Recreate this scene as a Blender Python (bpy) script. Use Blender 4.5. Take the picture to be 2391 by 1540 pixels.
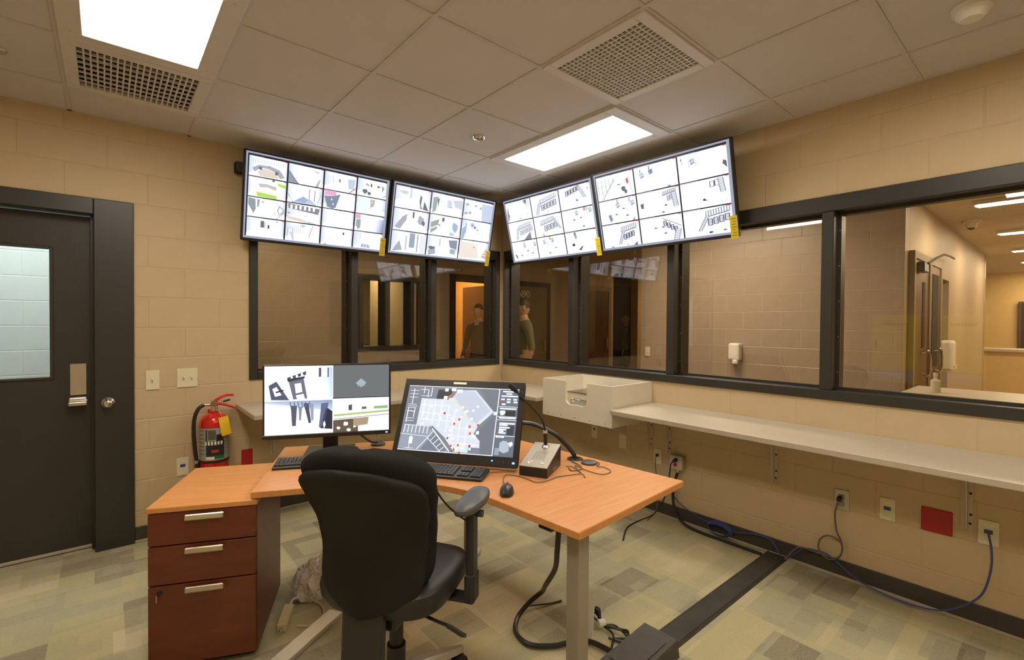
import bpy, bmesh, math, random
from mathutils import Vector, Matrix, Euler
for o in list(bpy.data.objects): bpy.data.objects.remove(o)
S = bpy.context.scene
COL = S.collection
R = math.radians
V = Vector

# ------------------------------------------------------------------ camera, world, exposure
cam_d = bpy.data.cameras.new('camera'); cam = bpy.data.objects.new('camera', cam_d); COL.objects.link(cam)
cam_d.sensor_width = 36.0; cam_d.lens = 36.0 * 1115.76 / 2391.0; cam_d.clip_start = 0.05; cam_d.clip_end = 200
YAW, PITCH, ROLL = R(49.5825), R(-0.8422), R(0.4007)
fw = V((math.cos(YAW) * math.cos(PITCH), math.sin(YAW) * math.cos(PITCH), math.sin(PITCH)))
r0 = V((math.sin(YAW), -math.cos(YAW), 0)); u0 = r0.cross(fw)
rt = r0 * math.cos(ROLL) + u0 * math.sin(ROLL); up = u0 * math.cos(ROLL) - r0 * math.sin(ROLL)
M = Matrix((rt, up, -fw)).transposed().to_4x4(); M.translation = V((-3.263, -4.003, 1.472))
cam.matrix_world = M
S.camera = cam
W = bpy.data.worlds.new('world'); S.world = W; W.use_nodes = True
W.node_tree.nodes['Background'].inputs[0].default_value = (0.9, 0.75, 0.55, 1)
W.node_tree.nodes['Background'].inputs[1].default_value = 0.05
S.view_settings.view_transform = 'Standard'; S.view_settings.look = 'None'
S.view_settings.gamma = 1.0; S.view_settings.use_curve_mapping = False
S.view_settings.exposure = 0.0
LAMP = 19.0          # radiance of the ceiling panels
SCREEN = 1.75         # radiance of a white screen pixel
CEIL = 2.752; T = 0.6096; GX, GY = -1.5949, -2.2478
random.seed(7)

# ------------------------------------------------------------------ materials
MATS = {}
def mat(name, col=(.5, .5, .5), rough=.5, metal=0., var=0., vscale=8., bump=0., bscale=60., spec=.5, coat=0., emit=0., dist=.004):
    if name in MATS: return MATS[name]
    m = bpy.data.materials.new(name); m.use_nodes = True; nt = m.node_tree; b = nt.nodes['Principled BSDF']
    b.inputs['Base Color'].default_value = (*col, 1); b.inputs['Roughness'].default_value = rough
    b.inputs['Metallic'].default_value = metal; b.inputs['Specular IOR Level'].default_value = spec
    b.inputs['Coat Weight'].default_value = coat; b.inputs['Coat Roughness'].default_value = .12
    tc = nt.nodes.new('ShaderNodeTexCoord')
    n = nt.nodes.new('ShaderNodeTexNoise'); n.inputs['Scale'].default_value = vscale; n.inputs['Detail'].default_value = 4
    nt.links.new(tc.outputs['Object'], n.inputs['Vector'])
    v = max(var, .02)
    mr = nt.nodes.new('ShaderNodeMapRange'); mr.inputs['From Min'].default_value = .3; mr.inputs['From Max'].default_value = .7
    mr.inputs['To Min'].default_value = 1 - v; mr.inputs['To Max'].default_value = 1 + v
    nt.links.new(n.outputs['Fac'], mr.inputs['Value'])
    mx = nt.nodes.new('ShaderNodeVectorMath'); mx.operation = 'SCALE'; mx.inputs[0].default_value = col
    nt.links.new(mr.outputs['Result'], mx.inputs['Scale']); nt.links.new(mx.outputs['Vector'], b.inputs['Base Color'])
    if bump:
        n2 = nt.nodes.new('ShaderNodeTexNoise'); n2.inputs['Scale'].default_value = bscale; n2.inputs['Detail'].default_value = 3
        nt.links.new(tc.outputs['Object'], n2.inputs['Vector'])
        bp = nt.nodes.new('ShaderNodeBump'); bp.inputs['Strength'].default_value = bump; bp.inputs['Distance'].default_value = dist
        nt.links.new(n2.outputs['Fac'], bp.inputs['Height']); nt.links.new(bp.outputs['Normal'], b.inputs['Normal'])
    if emit:
        b.inputs['Emission Color'].default_value = (*col, 1); b.inputs['Emission Strength'].default_value = emit
    MATS[name] = m
    return m

def emission(name, col, strength):
    if name in MATS: return MATS[name]
    m = bpy.data.materials.new(name); m.use_nodes = True; nt = m.node_tree
    for n in list(nt.nodes): nt.nodes.remove(n)
    e = nt.nodes.new('ShaderNodeEmission'); e.inputs[0].default_value = (*col, 1); e.inputs[1].default_value = strength
    o = nt.nodes.new('ShaderNodeOutputMaterial'); nt.links.new(e.outputs[0], o.inputs[0])
    MATS[name] = m; return m

def screen_material():
    m = bpy.data.materials.new('screen_pixels'); m.use_nodes = True; nt = m.node_tree
    b = nt.nodes['Principled BSDF']; b.inputs['Base Color'].default_value = (.01, .01, .012, 1); b.inputs['Roughness'].default_value = .35
    a = nt.nodes.new('ShaderNodeVertexColor'); a.layer_name = 'Col'
    nt.links.new(a.outputs['Color'], b.inputs['Emission Color']); b.inputs['Emission Strength'].default_value = SCREEN
    MATS['screen_pixels'] = m; return m
screen_material()

def print_material():
    m = bpy.data.materials.new('flat_print'); m.use_nodes = True; nt = m.node_tree
    b = nt.nodes['Principled BSDF']; b.inputs['Roughness'].default_value = .5
    a = nt.nodes.new('ShaderNodeVertexColor'); a.layer_name = 'Col'
    nt.links.new(a.outputs['Color'], b.inputs['Base Color'])
    MATS['flat_print'] = m; return m
print_material()

def glass_material(name, tint, r0=.08):
    m = bpy.data.materials.new(name); m.use_nodes = True; nt = m.node_tree
    for n in list(nt.nodes): nt.nodes.remove(n)
    tr = nt.nodes.new('ShaderNodeBsdfTransparent'); tr.inputs[0].default_value = (*tint, 1)
    gl = nt.nodes.new('ShaderNodeBsdfGlossy'); gl.inputs['Roughness'].default_value = .0
    ge = nt.nodes.new('ShaderNodeNewGeometry'); dt = nt.nodes.new('ShaderNodeVectorMath'); dt.operation = 'DOT_PRODUCT'
    nt.links.new(ge.outputs['Normal'], dt.inputs[0]); nt.links.new(ge.outputs['Incoming'], dt.inputs[1])
    def mth(op, a, b):
        k = nt.nodes.new('ShaderNodeMath'); k.operation = op
        for i_, v_ in enumerate((a, b)):
            if v_ is None: continue
            if isinstance(v_, (int, float)): k.inputs[i_].default_value = v_
            else: nt.links.new(v_, k.inputs[i_])
        return k.outputs[0]
    fr = mth('ADD', mth('MULTIPLY', mth('POWER', mth('SUBTRACT', 1.0, mth('ABSOLUTE', dt.outputs['Value'], None)), 5.0), 1 - r0), r0)   # same reflectance from both sides
    mx = nt.nodes.new('ShaderNodeMixShader'); o = nt.nodes.new('ShaderNodeOutputMaterial')
    nt.links.new(fr, mx.inputs[0]); nt.links.new(tr.outputs[0], mx.inputs[1]); nt.links.new(gl.outputs[0], mx.inputs[2])
    nt.links.new(mx.outputs[0], o.inputs[0]); MATS[name] = m; return m
glass_material('window_glass', (.86, .84, .80), .11)
glass_material('door_glass', (.9, .93, .93), .06)

def wood(name, c1, c2, rough=.3, coat=.3, scale=1.0):
    m = bpy.data.materials.new(name); m.use_nodes = True; nt = m.node_tree; b = nt.nodes['Principled BSDF']
    tc = nt.nodes.new('ShaderNodeTexCoord'); mp = nt.nodes.new('ShaderNodeMapping')
    mp.inputs['Scale'].default_value = (2 * scale, 26 * scale, 8 * scale)
    n = nt.nodes.new('ShaderNodeTexNoise'); n.inputs['Scale'].default_value = 2.2; n.inputs['Detail'].default_value = 6; n.inputs['Distortion'].default_value = .4
    r = nt.nodes.new('ShaderNodeValToRGB'); r.color_ramp.elements[0].position = .32; r.color_ramp.elements[1].position = .72
    r.color_ramp.elements[0].color = (*c1, 1); r.color_ramp.elements[1].color = (*c2, 1)
    nt.links.new(tc.outputs['Object'], mp.inputs[0]); nt.links.new(mp.outputs[0], n.inputs['Vector'])
    nt.links.new(n.outputs['Fac'], r.inputs[0]); nt.links.new(r.outputs[0], b.inputs['Base Color'])
    b.inputs['Roughness'].default_value = rough; b.inputs['Coat Weight'].default_value = coat; b.inputs['Coat Roughness'].default_value = .2
    MATS[name] = m; return m
wood('desk_wood', (.60, .25, .075), (.70, .315, .10), .42, .1)
wood('pedestal_wood', (.115, .020, .005), (.165, .034, .009), .4, .2)

def carpet_material():
    m = bpy.data.materials.new('carpet'); m.use_nodes = True; nt = m.node_tree; b = nt.nodes['Principled BSDF']
    tc = nt.nodes.new('ShaderNodeTexCoord')
    def brick(sx, sy, off, rot=0, mort=0.0):
        mp = nt.nodes.new('ShaderNodeMapping'); mp.inputs['Location'].default_value = (off, off * .7, 0); mp.inputs['Rotation'].default_value = (0, 0, rot)
        k = nt.nodes.new('ShaderNodeTexBrick'); k.inputs['Scale'].default_value = 1; k.inputs['Brick Width'].default_value = sx
        k.inputs['Row Height'].default_value = sy; k.inputs['Mortar Size'].default_value = mort; k.offset = .37; k.squash = .6; k.squash_frequency = 3
        k.inputs['Color1'].default_value = (0, 0, 0, 1); k.inputs['Color2'].default_value = (1, 1, 1, 1); k.inputs['Mortar'].default_value = (.5, .5, .5, 1)
        nt.links.new(tc.outputs['Object'], mp.inputs[0]); nt.links.new(mp.outputs[0], k.inputs['Vector']); return k
    k1 = brick(.50, .20, .13); k2 = brick(.33, .27, .71, R(90)); k3 = brick(.22, .10, 1.3)
    def mix(a, c, f):
        x = nt.nodes.new('ShaderNodeMix'); x.data_type = 'FLOAT'; x.inputs[0].default_value = f
        nt.links.new(a, x.inputs[2]); nt.links.new(c, x.inputs[3]); return x.outputs[0]
    f = mix(k1.outputs['Color'], k2.outputs['Color'], .5); f = mix(f, k3.outputs['Color'], .18)
    fib = nt.nodes.new('ShaderNodeTexNoise'); fib.inputs['Scale'].default_value = 90; fib.inputs['Detail'].default_value = 4
    nt.links.new(tc.outputs['Object'], fib.inputs['Vector']); f = mix(f, fib.outputs['Fac'], .22)
    r = nt.nodes.new('ShaderNodeValToRGB'); e = r.color_ramp.elements
    e[0].position = .16; e[0].color = (.22, .19, .135, 1); e[1].position = .86; e[1].color = (.70, .61, .41, 1)
    for p, c in ((.32, (.35, .31, .215)), (.48, (.45, .425, .29)), (.62, (.53, .475, .27)), (.76, (.61, .53, .37))):
        q = r.color_ramp.elements.new(p); q.color = (*c, 1)
    nt.links.new(f, r.inputs[0]); nt.links.new(r.outputs[0], b.inputs['Base Color'])
    b.inputs['Roughness'].default_value = .95; b.inputs['Specular IOR Level'].default_value = .1
    bp = nt.nodes.new('ShaderNodeBump'); bp.inputs['Strength'].default_value = .6; bp.inputs['Distance'].default_value = .004
    n3 = nt.nodes.new('ShaderNodeTexNoise'); n3.inputs['Scale'].default_value = 240
    nt.links.new(tc.outputs['Object'], n3.inputs['Vector']); nt.links.new(n3.outputs['Fac'], bp.inputs['Height']); nt.links.new(bp.outputs[0], b.inputs['Normal'])
    MATS['carpet'] = m; return m
carpet_material()

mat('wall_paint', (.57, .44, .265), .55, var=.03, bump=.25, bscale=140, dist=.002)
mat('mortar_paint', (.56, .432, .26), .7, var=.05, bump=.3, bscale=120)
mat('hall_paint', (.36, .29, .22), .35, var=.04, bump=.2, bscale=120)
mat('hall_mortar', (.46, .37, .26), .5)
mat('white_paint', (.75, .76, .74), .5, var=.03)
mat('yellow_paint', (.80, .58, .25), .55, var=.03)
mat('ceiling_tile', (.64, .615, .605), .9, var=.02, vscale=3, bump=.25, bscale=220, dist=.002)
mat('grid_white', (.68, .65, .62), .5)
mat('grid_bar_paint', (.60, .575, .56), .6)
mat('ceiling_void', (.25, .22, .18), .9)
mat('frame_dark', (.032, .030, .026), .38, var=.05)
mat('door_dark', (.035, .032, .026), .45, var=.06, bump=.15, bscale=90)
mat('base_rubber', (.055, .046, .036), .55, var=.08)
mat('base_edge', (.42, .36, .26), .6)
mat('chrome', (.75, .73, .70), .15, metal=1.)
mat('steel', (.62, .58, .52), .32, metal=1., var=.05)
mat('brushed_plate', (.40, .37, .32), .5, metal=.2, var=.04)
mat('bracket_paint', (.60, .50, .40), .5)
mat('grey_metal', (.36, .32, .26), .42, metal=.35, var=.03)
mat('silver_paint', (.58, .55, .50), .4, metal=.3)
mat('black_plastic', (.018, .018, .019), .38)
mat('black_matte', (.012, .012, .013), .7)
mat('dark_grey_plastic', (.06, .06, .062), .45)
mat('arm_pad', (.075, .075, .08), .45, var=.04)
mat('black_fabric', (.012, .012, .012), .85, bump=.5, bscale=700, dist=.001, spec=.2)
mat('black_leather', (.010, .010, .010), .6, bump=.2, bscale=300, dist=.001, spec=.3)
mat('seat_vinyl', (.016, .016, .016), .45, bump=.2, bscale=300, dist=.001)
mat('white_plastic', (.80, .745, .62), .3, var=.01)
mat('ivory', (.76, .70, .50), .4)
mat('smoked_lid', (.16, .125, .09), .25)
mat('white_matte', (.80, .78, .72), .5)
mat('laminate', (.48, .42, .33), .4, var=.03, vscale=30)
mat('laminate_edge', (.42, .36, .28), .5)
mat('red_gloss', (.60, .012, .008), .25, coat=.3)
mat('red_plate', (.42, .012, .01), .45)
mat('yellow_tag', (.90, .55, .02), .5)
mat('energy_tag', (.72, .58, .02), .5)
mat('tag_ink', (.25, .20, .02), .6)
mat('blue_cable', (.05, .07, .28), .45)
mat('grey_cable', (.13, .11, .09), .5)
mat('white_cable', (.62, .56, .45), .5)
mat('beige_plastic', (.52, .43, .24), .5)
mat('plastic_film', (.74, .69, .62), .22)
mat('blue_led', (.1, .25, 1.), .3, emit=6.)
mat('raceway', (.065, .060, .052), .5, var=.15, vscale=14)
mat('vent_inner', (.26, .235, .21), .6)
mat('hall_ceiling', (.66, .56, .42), .7, var=.03)
mat('sign_white', (.88, .84, .66), .5)
mat('dark_void', (.008, .008, .008), .9)
mat('brown_door', (.115, .055, .025), .45, var=.08)
mat('olive_door', (.20, .165, .07), .5)
mat('tan_frame', (.30, .23, .15), .5)
mat('yellow_steel', (.85, .70, .08), .4, emit=0)
mat('label_grey', (.55, .55, .60), .5)
mat('skin', (.50, .27, .17), .5)
mat('hair_dark', (.03, .02, .013), .6)
mat('hair_blonde', (.50, .36, .16), .6)
mat('shirt_dark', (.055, .05, .035), .8)
mat('shirt_olive', (.13, .12, .05), .8)
mat('shirt_black', (.02, .018, .018), .8)
mat('trousers', (.045, .04, .035), .8)
mat('countertop', (.66, .58, .46), .4)
mat('eye_white', (.8, .78, .75), .3)
WARM = (1.0, .89, .735)
emission('lamp_lens', WARM, LAMP)
emission('lamp_lens_hall', (1.0, .78, .49), 64.0)
emission('lamp_lens_dim', (1.0, .82, .60), 34.0)
emission('lamp_lens_low', (1.0, .78, .45), 14.0)
emission('lamp_lens_day', (.86, 1.0, 1.0), 15.0)
emission('lamp_lens_door', (1.0, .62, .26), 34.0)

# ------------------------------------------------------------------ mesh helpers
def smooth_path(pts, n=6, closed=False):
    P = [V(p) for p in pts]; out = []; N = len(P)
    rng = range(N if closed else N - 1)
    for i in rng:
        p0 = P[(i - 1) % N] if (closed or i > 0) else P[0] * 2 - P[1]
        p1 = P[i]; p2 = P[(i + 1) % N]
        p3 = P[(i + 2) % N] if (closed or i + 2 < N) else P[-1] * 2 - P[-2]
        for k in range(n):
            t = k / n
            out.append(.5 * ((2 * p1) + (p2 - p0) * t + (2 * p0 - 5 * p1 + 4 * p2 - p3) * t * t + (3 * p1 - p0 - 3 * p2 + p3) * t ** 3))
    if not closed: out.append(P[-1])
    return out

class MB:
    def __init__(s): s.bm = bmesh.new()
    def box(s, c, d, rot=None, bevel=0., seg=1):
        b = bmesh.new(); bmesh.ops.create_cube(b, size=1)
        for v in b.verts: v.co = V((v.co.x * d[0], v.co.y * d[1], v.co.z * d[2]))
        if bevel: bmesh.ops.bevel(b, geom=b.edges[:] , offset=min(bevel, min(d) * .45), segments=seg, profile=.5, affect='EDGES')
        m = Matrix.Translation(V(c)) @ (rot.to_matrix().to_4x4() if isinstance(rot, Euler) else (rot.to_4x4() if rot is not None else Matrix()))
        s.add(b, m); return s
    def span(s, a, b, bevel=0., seg=1):
        a = V(a); b = V(b); return s.box((a + b) / 2, [abs(x) for x in (b - a)], bevel=bevel, seg=seg)
    def add(s, b, m=None):
        if m is not None: b.transform(m)
        me = bpy.data.meshes.new('t'); b.to_mesh(me); b.free(); s.bm.from_mesh(me); bpy.data.meshes.remove(me)
    def cyl(s, p0, p1, r0, r1=None, seg=18, caps=True):
        p0 = V(p0); p1 = V(p1); r1 = r0 if r1 is None else r1; d = p1 - p0
        q = d.to_track_quat('Z', 'Y').to_matrix(); rings = []
        for p, r in ((p0, r0), (p1, r1)):
            rings.append([s.bm.verts.new(p + q @ V((r * math.cos(2 * math.pi * k / seg), r * math.sin(2 * math.pi * k / seg), 0))) for k in range(seg)])
        for k in range(seg): s.bm.faces.new((rings[0][k], rings[0][(k + 1) % seg], rings[1][(k + 1) % seg], rings[1][k]))
        if caps: s.bm.faces.new(rings[0][::-1]); s.bm.faces.new(rings[1])
        return s
    def tube(s, pts, r, seg=8, smooth=6, closed=False):
        P = smooth_path(pts, smooth, closed) if smooth else [V(p) for p in pts]
        rings = []; prev = None; N = len(P)
        for i, p in enumerate(P):
            d = (P[(i + 1) % N] - P[i - 1]) if closed else (P[min(i + 1, N - 1)] - P[max(i - 1, 0)])
            d.normalize()
            if prev is None: a = d.cross(V((0, 0, 1))); a = a if a.length > .01 else d.cross(V((1, 0, 0)))
            else: a = prev - d * prev.dot(d)
            a.normalize(); b = d.cross(a); prev = a
            rr = r(i / max(1, N - 1)) if callable(r) else r
            rings.append([s.bm.verts.new(p + a * rr * math.cos(2 * math.pi * k / seg) + b * rr * math.sin(2 * math.pi * k / seg)) for k in range(seg)])
        for i in range(N if closed else N - 1):
            A = rings[i]; B = rings[(i + 1) % N]
            for k in range(seg): s.bm.faces.new((A[k], A[(k + 1) % seg], B[(k + 1) % seg], B[k]))
        if not closed: s.bm.faces.new(rings[0][::-1]); s.bm.faces.new(rings[-1])
        return s
    def prism(s, poly, z0, z1, m=None):
        b = bmesh.new(); lo = [b.verts.new((x, y, z0)) for x, y in poly]; hi = [b.verts.new((x, y, z1)) for x, y in poly]
        n = len(poly); b.faces.new(lo[::-1]); b.faces.new(hi)
        for k in range(n): b.faces.new((lo[k], lo[(k + 1) % n], hi[(k + 1) % n], hi[k]))
        bmesh.ops.recalc_face_normals(b, faces=b.faces[:]); s.add(b, m); return s
    def lathe(s, prof, c=(0, 0, 0), seg=28, m=None):
        b = bmesh.new(); rings = []
        for r, z in prof:
            rings.append([b.verts.new((max(r, 1e-4) * math.cos(2 * math.pi * k / seg), max(r, 1e-4) * math.sin(2 * math.pi * k / seg), z)) for k in range(seg)])
        for i in range(len(rings) - 1):
            for k in range(seg): b.faces.new((rings[i][k], rings[i][(k + 1) % seg], rings[i + 1][(k + 1) % seg], rings[i + 1][k]))
        b.faces.new(rings[0][::-1]); b.faces.new(rings[-1])
        bmesh.ops.recalc_face_normals(b, faces=b.faces[:])
        s.add(b, Matrix.Translation(V(c)) @ (m or Matrix())); return s
    def loft(s, rings, cap=True):
        vs = [[s.bm.verts.new(p) for p in r] for r in rings]; n = len(vs[0])
        for i in range(len(vs) - 1):
            for k in range(n): s.bm.faces.new((vs[i][k], vs[i][(k + 1) % n], vs[i + 1][(k + 1) % n], vs[i + 1][k]))
        if cap: s.bm.faces.new(vs[0][::-1]); s.bm.faces.new(vs[-1])
        bmesh.ops.recalc_face_normals(s.bm, faces=s.bm.faces[:]); return s
    def quad(s, *pts):
        s.bm.faces.new([s.bm.verts.new(V(p)) for p in pts]); return s
    def mesh(s, name, material, smooth=False):
        me = bpy.data.meshes.new(name); s.bm.to_mesh(me); s.bm.free(); me.materials.append(MATS[material])
        if smooth:
            me.polygons.foreach_set('use_smooth', [True] * len(me.polygons))
            try: me.set_sharp_from_angle(angle=R(40))
            except Exception: pass
        return me
    def build(s, name, material, parent=None, smooth=False, loc=None, label=None):
        return place(name, s.mesh(name, material, smooth), parent, loc, label)

def place(name, me, parent=None, loc=None, label=None):
    o = bpy.data.objects.new(name, me); COL.objects.link(o); o.parent = parent
    if loc is not None: o.location = loc
    if label: o['label'] = label
    return o
def tag(o, label, cat, group=None):
    o['label'] = label; o['category'] = cat
    if group: o['group'] = group
    return o
def thing(name, label, cat, loc=(0, 0, 0), rz=0., group=None, matrix=None):
    o = bpy.data.objects.new(name, None); COL.objects.link(o); o.empty_display_size = .1
    if matrix is not None: o.matrix_world = matrix
    else: o.location = loc; o.rotation_euler = (0, 0, rz)
    return tag(o, label, cat, group)
def struct(o): o['kind'] = 'structure'; return o

def srgb(c): return tuple((x / 12.92 if x <= .04045 else ((x + .055) / 1.055) ** 2.4) for x in c)
def colour_mesh(name, polys, material, mapf):
    """polys: list of (colour, [(u,v),...], layer); colour is one rgb or one rgb per corner"""
    verts = []; faces = []; cols = []
    for col, pts, lay in polys:
        i = len(verts)
        for q, (u, v) in enumerate(pts):
            verts.append(mapf(u, v, lay)); c = col[q] if isinstance(col[0], (tuple, list)) else col
            g = srgb(c)
            if material == 'screen_pixels':
                l = max(0., min(1., (sum(c) / 3 - .86) / .12)); l = l * l * (3 - 2 * l); k_ = 1 / SCREEN + (1 - 1 / SCREEN) * l; g = tuple(x * k_ for x in g)
            cols.append((*g, 1.0))
        faces.append(list(range(i, i + len(pts))))
    me = bpy.data.meshes.new(name); me.from_pydata(verts, [], faces); me.materials.append(MATS[material])
    a = me.color_attributes.new('Col', 'FLOAT_COLOR', 'POINT')
    for k, c in enumerate(cols): a.data[k].color = c
    me.update(); return me
def text_mesh(txt, size, material, name='lettering'):
    cu = bpy.data.curves.new('txt', 'FONT'); cu.body = txt; cu.size = size; cu.align_x = 'CENTER'; cu.align_y = 'CENTER'; cu.extrude = .001
    ob = bpy.data.objects.new('txt', cu); COL.objects.link(ob)
    dg = bpy.context.evaluated_depsgraph_get(); me = bpy.data.meshes.new_from_object(ob.evaluated_get(dg))
    bpy.data.objects.remove(ob); me.materials.clear(); me.materials.append(MATS[material]); me.name = name; return me

# ------------------------------------------------------------------ block walls
COURSE = .2032; BL = .4064
BLOCKS = {}
def block_mesh(w, h, material):
    key = (round(w, 3), round(h, 3), material)
    if key in BLOCKS: return BLOCKS[key]
    j = .0025; c = .003; t = .0018          # half joint, chamfer, proud of the mortar
    b = bmesh.new(); x0, x1, z0, z1 = j, w - j, j, h - j
    o = [b.verts.new(p) for p in ((x0, 0, z0), (x1, 0, z0), (x1, 0, z1), (x0, 0, z1))]
    i = [b.verts.new(p) for p in ((x0 + c, -t, z0 + c), (x1 - c, -t, z0 + c), (x1 - c, -t, z1 - c), (x0 + c, -t, z1 - c))]
    b.faces.new(i)
    for k in range(4): b.faces.new((o[k], o[(k + 1) % 4], i[(k + 1) % 4], i[k]))
    bmesh.ops.recalc_face_normals(b, faces=b.faces[:])
    me = bpy.data.meshes.new('block'); b.to_mesh(me); b.free(); me.materials.append(MATS[material]); BLOCKS[key] = me; return me
def block_wall(name, origin, rz, length, height, openings, thick=.2, paint='wall_paint', mortar='mortar_paint', phase=0., keep=None, courses0=0, back=True):
    """local x along the wall, local -y faces the room, openings are (x0,x1,z0,z1)"""
    m = MB()
    xs = sorted({0., length, *[min(max(v, 0), length) for o in openings for v in o[:2]]})
    zs = sorted({0., height, *[min(max(v, 0), height) for o in openings for v in o[2:]]})
    for a, b in zip(xs, xs[1:]):
        for c, d in zip(zs, zs[1:]):
            if b - a < 1e-4 or d - c < 1e-4: continue
            if any(o[0] - 1e-4 <= a and b <= o[1] + 1e-4 and o[2] - 1e-4 <= c and d <= o[3] + 1e-4 for o in openings): continue
            m.span((a, .0025, c), (b, thick, d))
    bmesh.ops.remove_doubles(m.bm, verts=m.bm.verts[:], dist=1e-5)
    w = m.build(name, mortar); w.location = origin; w.rotation_euler = (0, 0, rz); struct(w)
    n = int(math.ceil(height / COURSE))
    for r in range(n):
        z0 = r * COURSE; z1 = min(height, z0 + COURSE)
        if z1 - z0 < .03: continue
        x = -BL + phase + (BL / 2 if r % 2 else 0)
        while x < length:
            segs = [(max(x, 0), min(x + BL, length))]
            for o in openings:
                if o[2] < z1 - .03 and o[3] > z0 + .03:
                    ns = []
                    for a, b in segs:
                        if o[1] <= a or o[0] >= b: ns.append((a, b)); continue
                        if a < o[0]: ns.append((a, o[0]))
                        if b > o[1]: ns.append((o[1], b))
                    segs = ns
            for a, b in segs:
                if b - a > .03 and (keep is None or keep(a, b, z0, z1)):
                    q = place('block', block_mesh(b - a, z1 - z0, paint), w); q.location = (a, .0025, z0)
            x += BL
    return w

# ------------------------------------------------------------------ the room shell
XW, YS = -4.5, -5.6        # far left wall and wall behind the camera
m = MB(); m.span((XW, YS, -.05), (0, 0, 0)); floor = m.build('floor', 'carpet'); struct(floor)
m = MB(); m.span((-4.27, 0, -.05), (-3.30, .2, -.001)); struct(m.build('floor', 'carpet'))
# wall with the door and three-light window: local x = world x + 5
wa = block_wall('wall_back', (XW, 0, 0), 0, -XW, 2.86, [(-4.44 - XW, -3.118 - XW, 0, 2.235), (-2.441 - XW, -.035 - XW, 1.03, 2.235)], phase=.12 - .0872)
# wall with the four-light window, faces -x: local x runs along -y
wb = block_wall('wall_right', (0, 0, 0), R(-90), 5.6, 2.86, [(.035, 5.0, 1.03, 2.235)], phase=.05)
wl = block_wall('wall_left', (XW, YS, 0), R(90), 5.6, 2.86, [], keep=lambda a, b, z0, z1: False)
wf = block_wall('wall_front', (0, YS, 0), R(180), -XW, 2.86, [], keep=lambda a, b, z0, z1: False)
def corner_wall():
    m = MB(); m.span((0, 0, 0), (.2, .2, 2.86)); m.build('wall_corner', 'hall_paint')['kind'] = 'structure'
corner_wall()

# baseboards: black rubber cove with a pale bottom line
def baseboard(name, pts, h=.105):
    b = None
    for i, ((x0, y0), (x1, y1), n) in enumerate(pts):
        m = MB(); t = .012; a = V((x0, y0, 0)); c = V((x1, y1, 0)); nn = V((*n, 0)); d = (c - a)
        m.span(a + V((0, 0, .018)), c + nn * t + V((0, 0, h)), bevel=.003)
        o = m.build(name, 'base_rubber'); struct(o)
        m = MB(); m.span(a, c + nn * .016 + V((0, 0, .018)), bevel=.003); m.build('bottom_edge', 'base_edge', o)
baseboard('baseboard_back', [((-3.118, 0), (0, 0), (0, -1))])
baseboard('baseboard_right', [((0, 0), (0, YS), (-1, 0))])

# ------------------------------------------------------------------ ceiling
ce = MB(); ce.span((XW, YS, CEIL + .09), (0.2, .2, CEIL + .12)); ceiling = ce.build('ceiling', 'ceiling_void'); struct(ceiling)
xl = [XW] + [GX + k * T for k in range(-5, 3) if GX + k * T > XW + .05] + [0]
yl = [YS] + [GY + k * T for k in range(-5, 4) if GY + k * T > YS + .05] + [0]
fixt = {}
def cell(i, j): return (round((GX + i * T), 3), round((GY + j * T), 3))
skip = {cell(-3, -4), cell(-3, -3), cell(0, -4), cell(0, -3), cell(1, 0), cell(1, 1), cell(-3, 0), cell(-3, 1), cell(-3, 2), cell(0, -1)}
TILES = {}
def tile_mesh(w, d):
    key = (round(w, 3), round(d, 3))
    if key not in TILES:
        m = MB(); g = .008; m.span((g, g, .004), (w - g, d - g, .02), bevel=.004); TILES[key] = m.mesh('ceiling_tile', 'ceiling_tile')
    return TILES[key]
for a, b in zip(xl, xl[1:]):
    for c, d in zip(yl, yl[1:]):
        if (round(a, 3), round(c, 3)) in skip: continue
        place('ceiling_tile', tile_mesh(b - a, d - c), ceiling, (a, c, CEIL))
for x in xl[1:-1]:
    segs = [(YS, 0)]
    if abs(x - (GX + T)) < 1e-3 or abs(x - (GX + 2 * T)) < 1e-3: pass
    m = MB(); m.span((x - .0105, YS, CEIL), (x + .0105, 0, CEIL + .03)); m.build('grid_bar', 'grid_bar_paint', ceiling)
for y in yl[1:-1]:
    for a, b in zip(xl, xl[1:]):
        i = round((a - GX) / T); j = round((y - GY) / T)
        if (j == 1 and i in (1, -3)) or (j == -3 and i in (-3, 0)): continue       # inside the two long light fixtures
        m = MB(); m.span((a + .0105, y - .0105, CEIL + .0005), (b - .0105, y + .0105, CEIL + .028)); m.build('grid_bar', 'grid_bar_paint', ceiling)
m = MB(); m.span((XW, -.022, CEIL), (-.022, 0, CEIL + .006)); m.span((-.022, YS, CEIL), (0, 0, CEIL + .006)); m.build('wall_angle', 'grid_bar_paint', ceiling)

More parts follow.
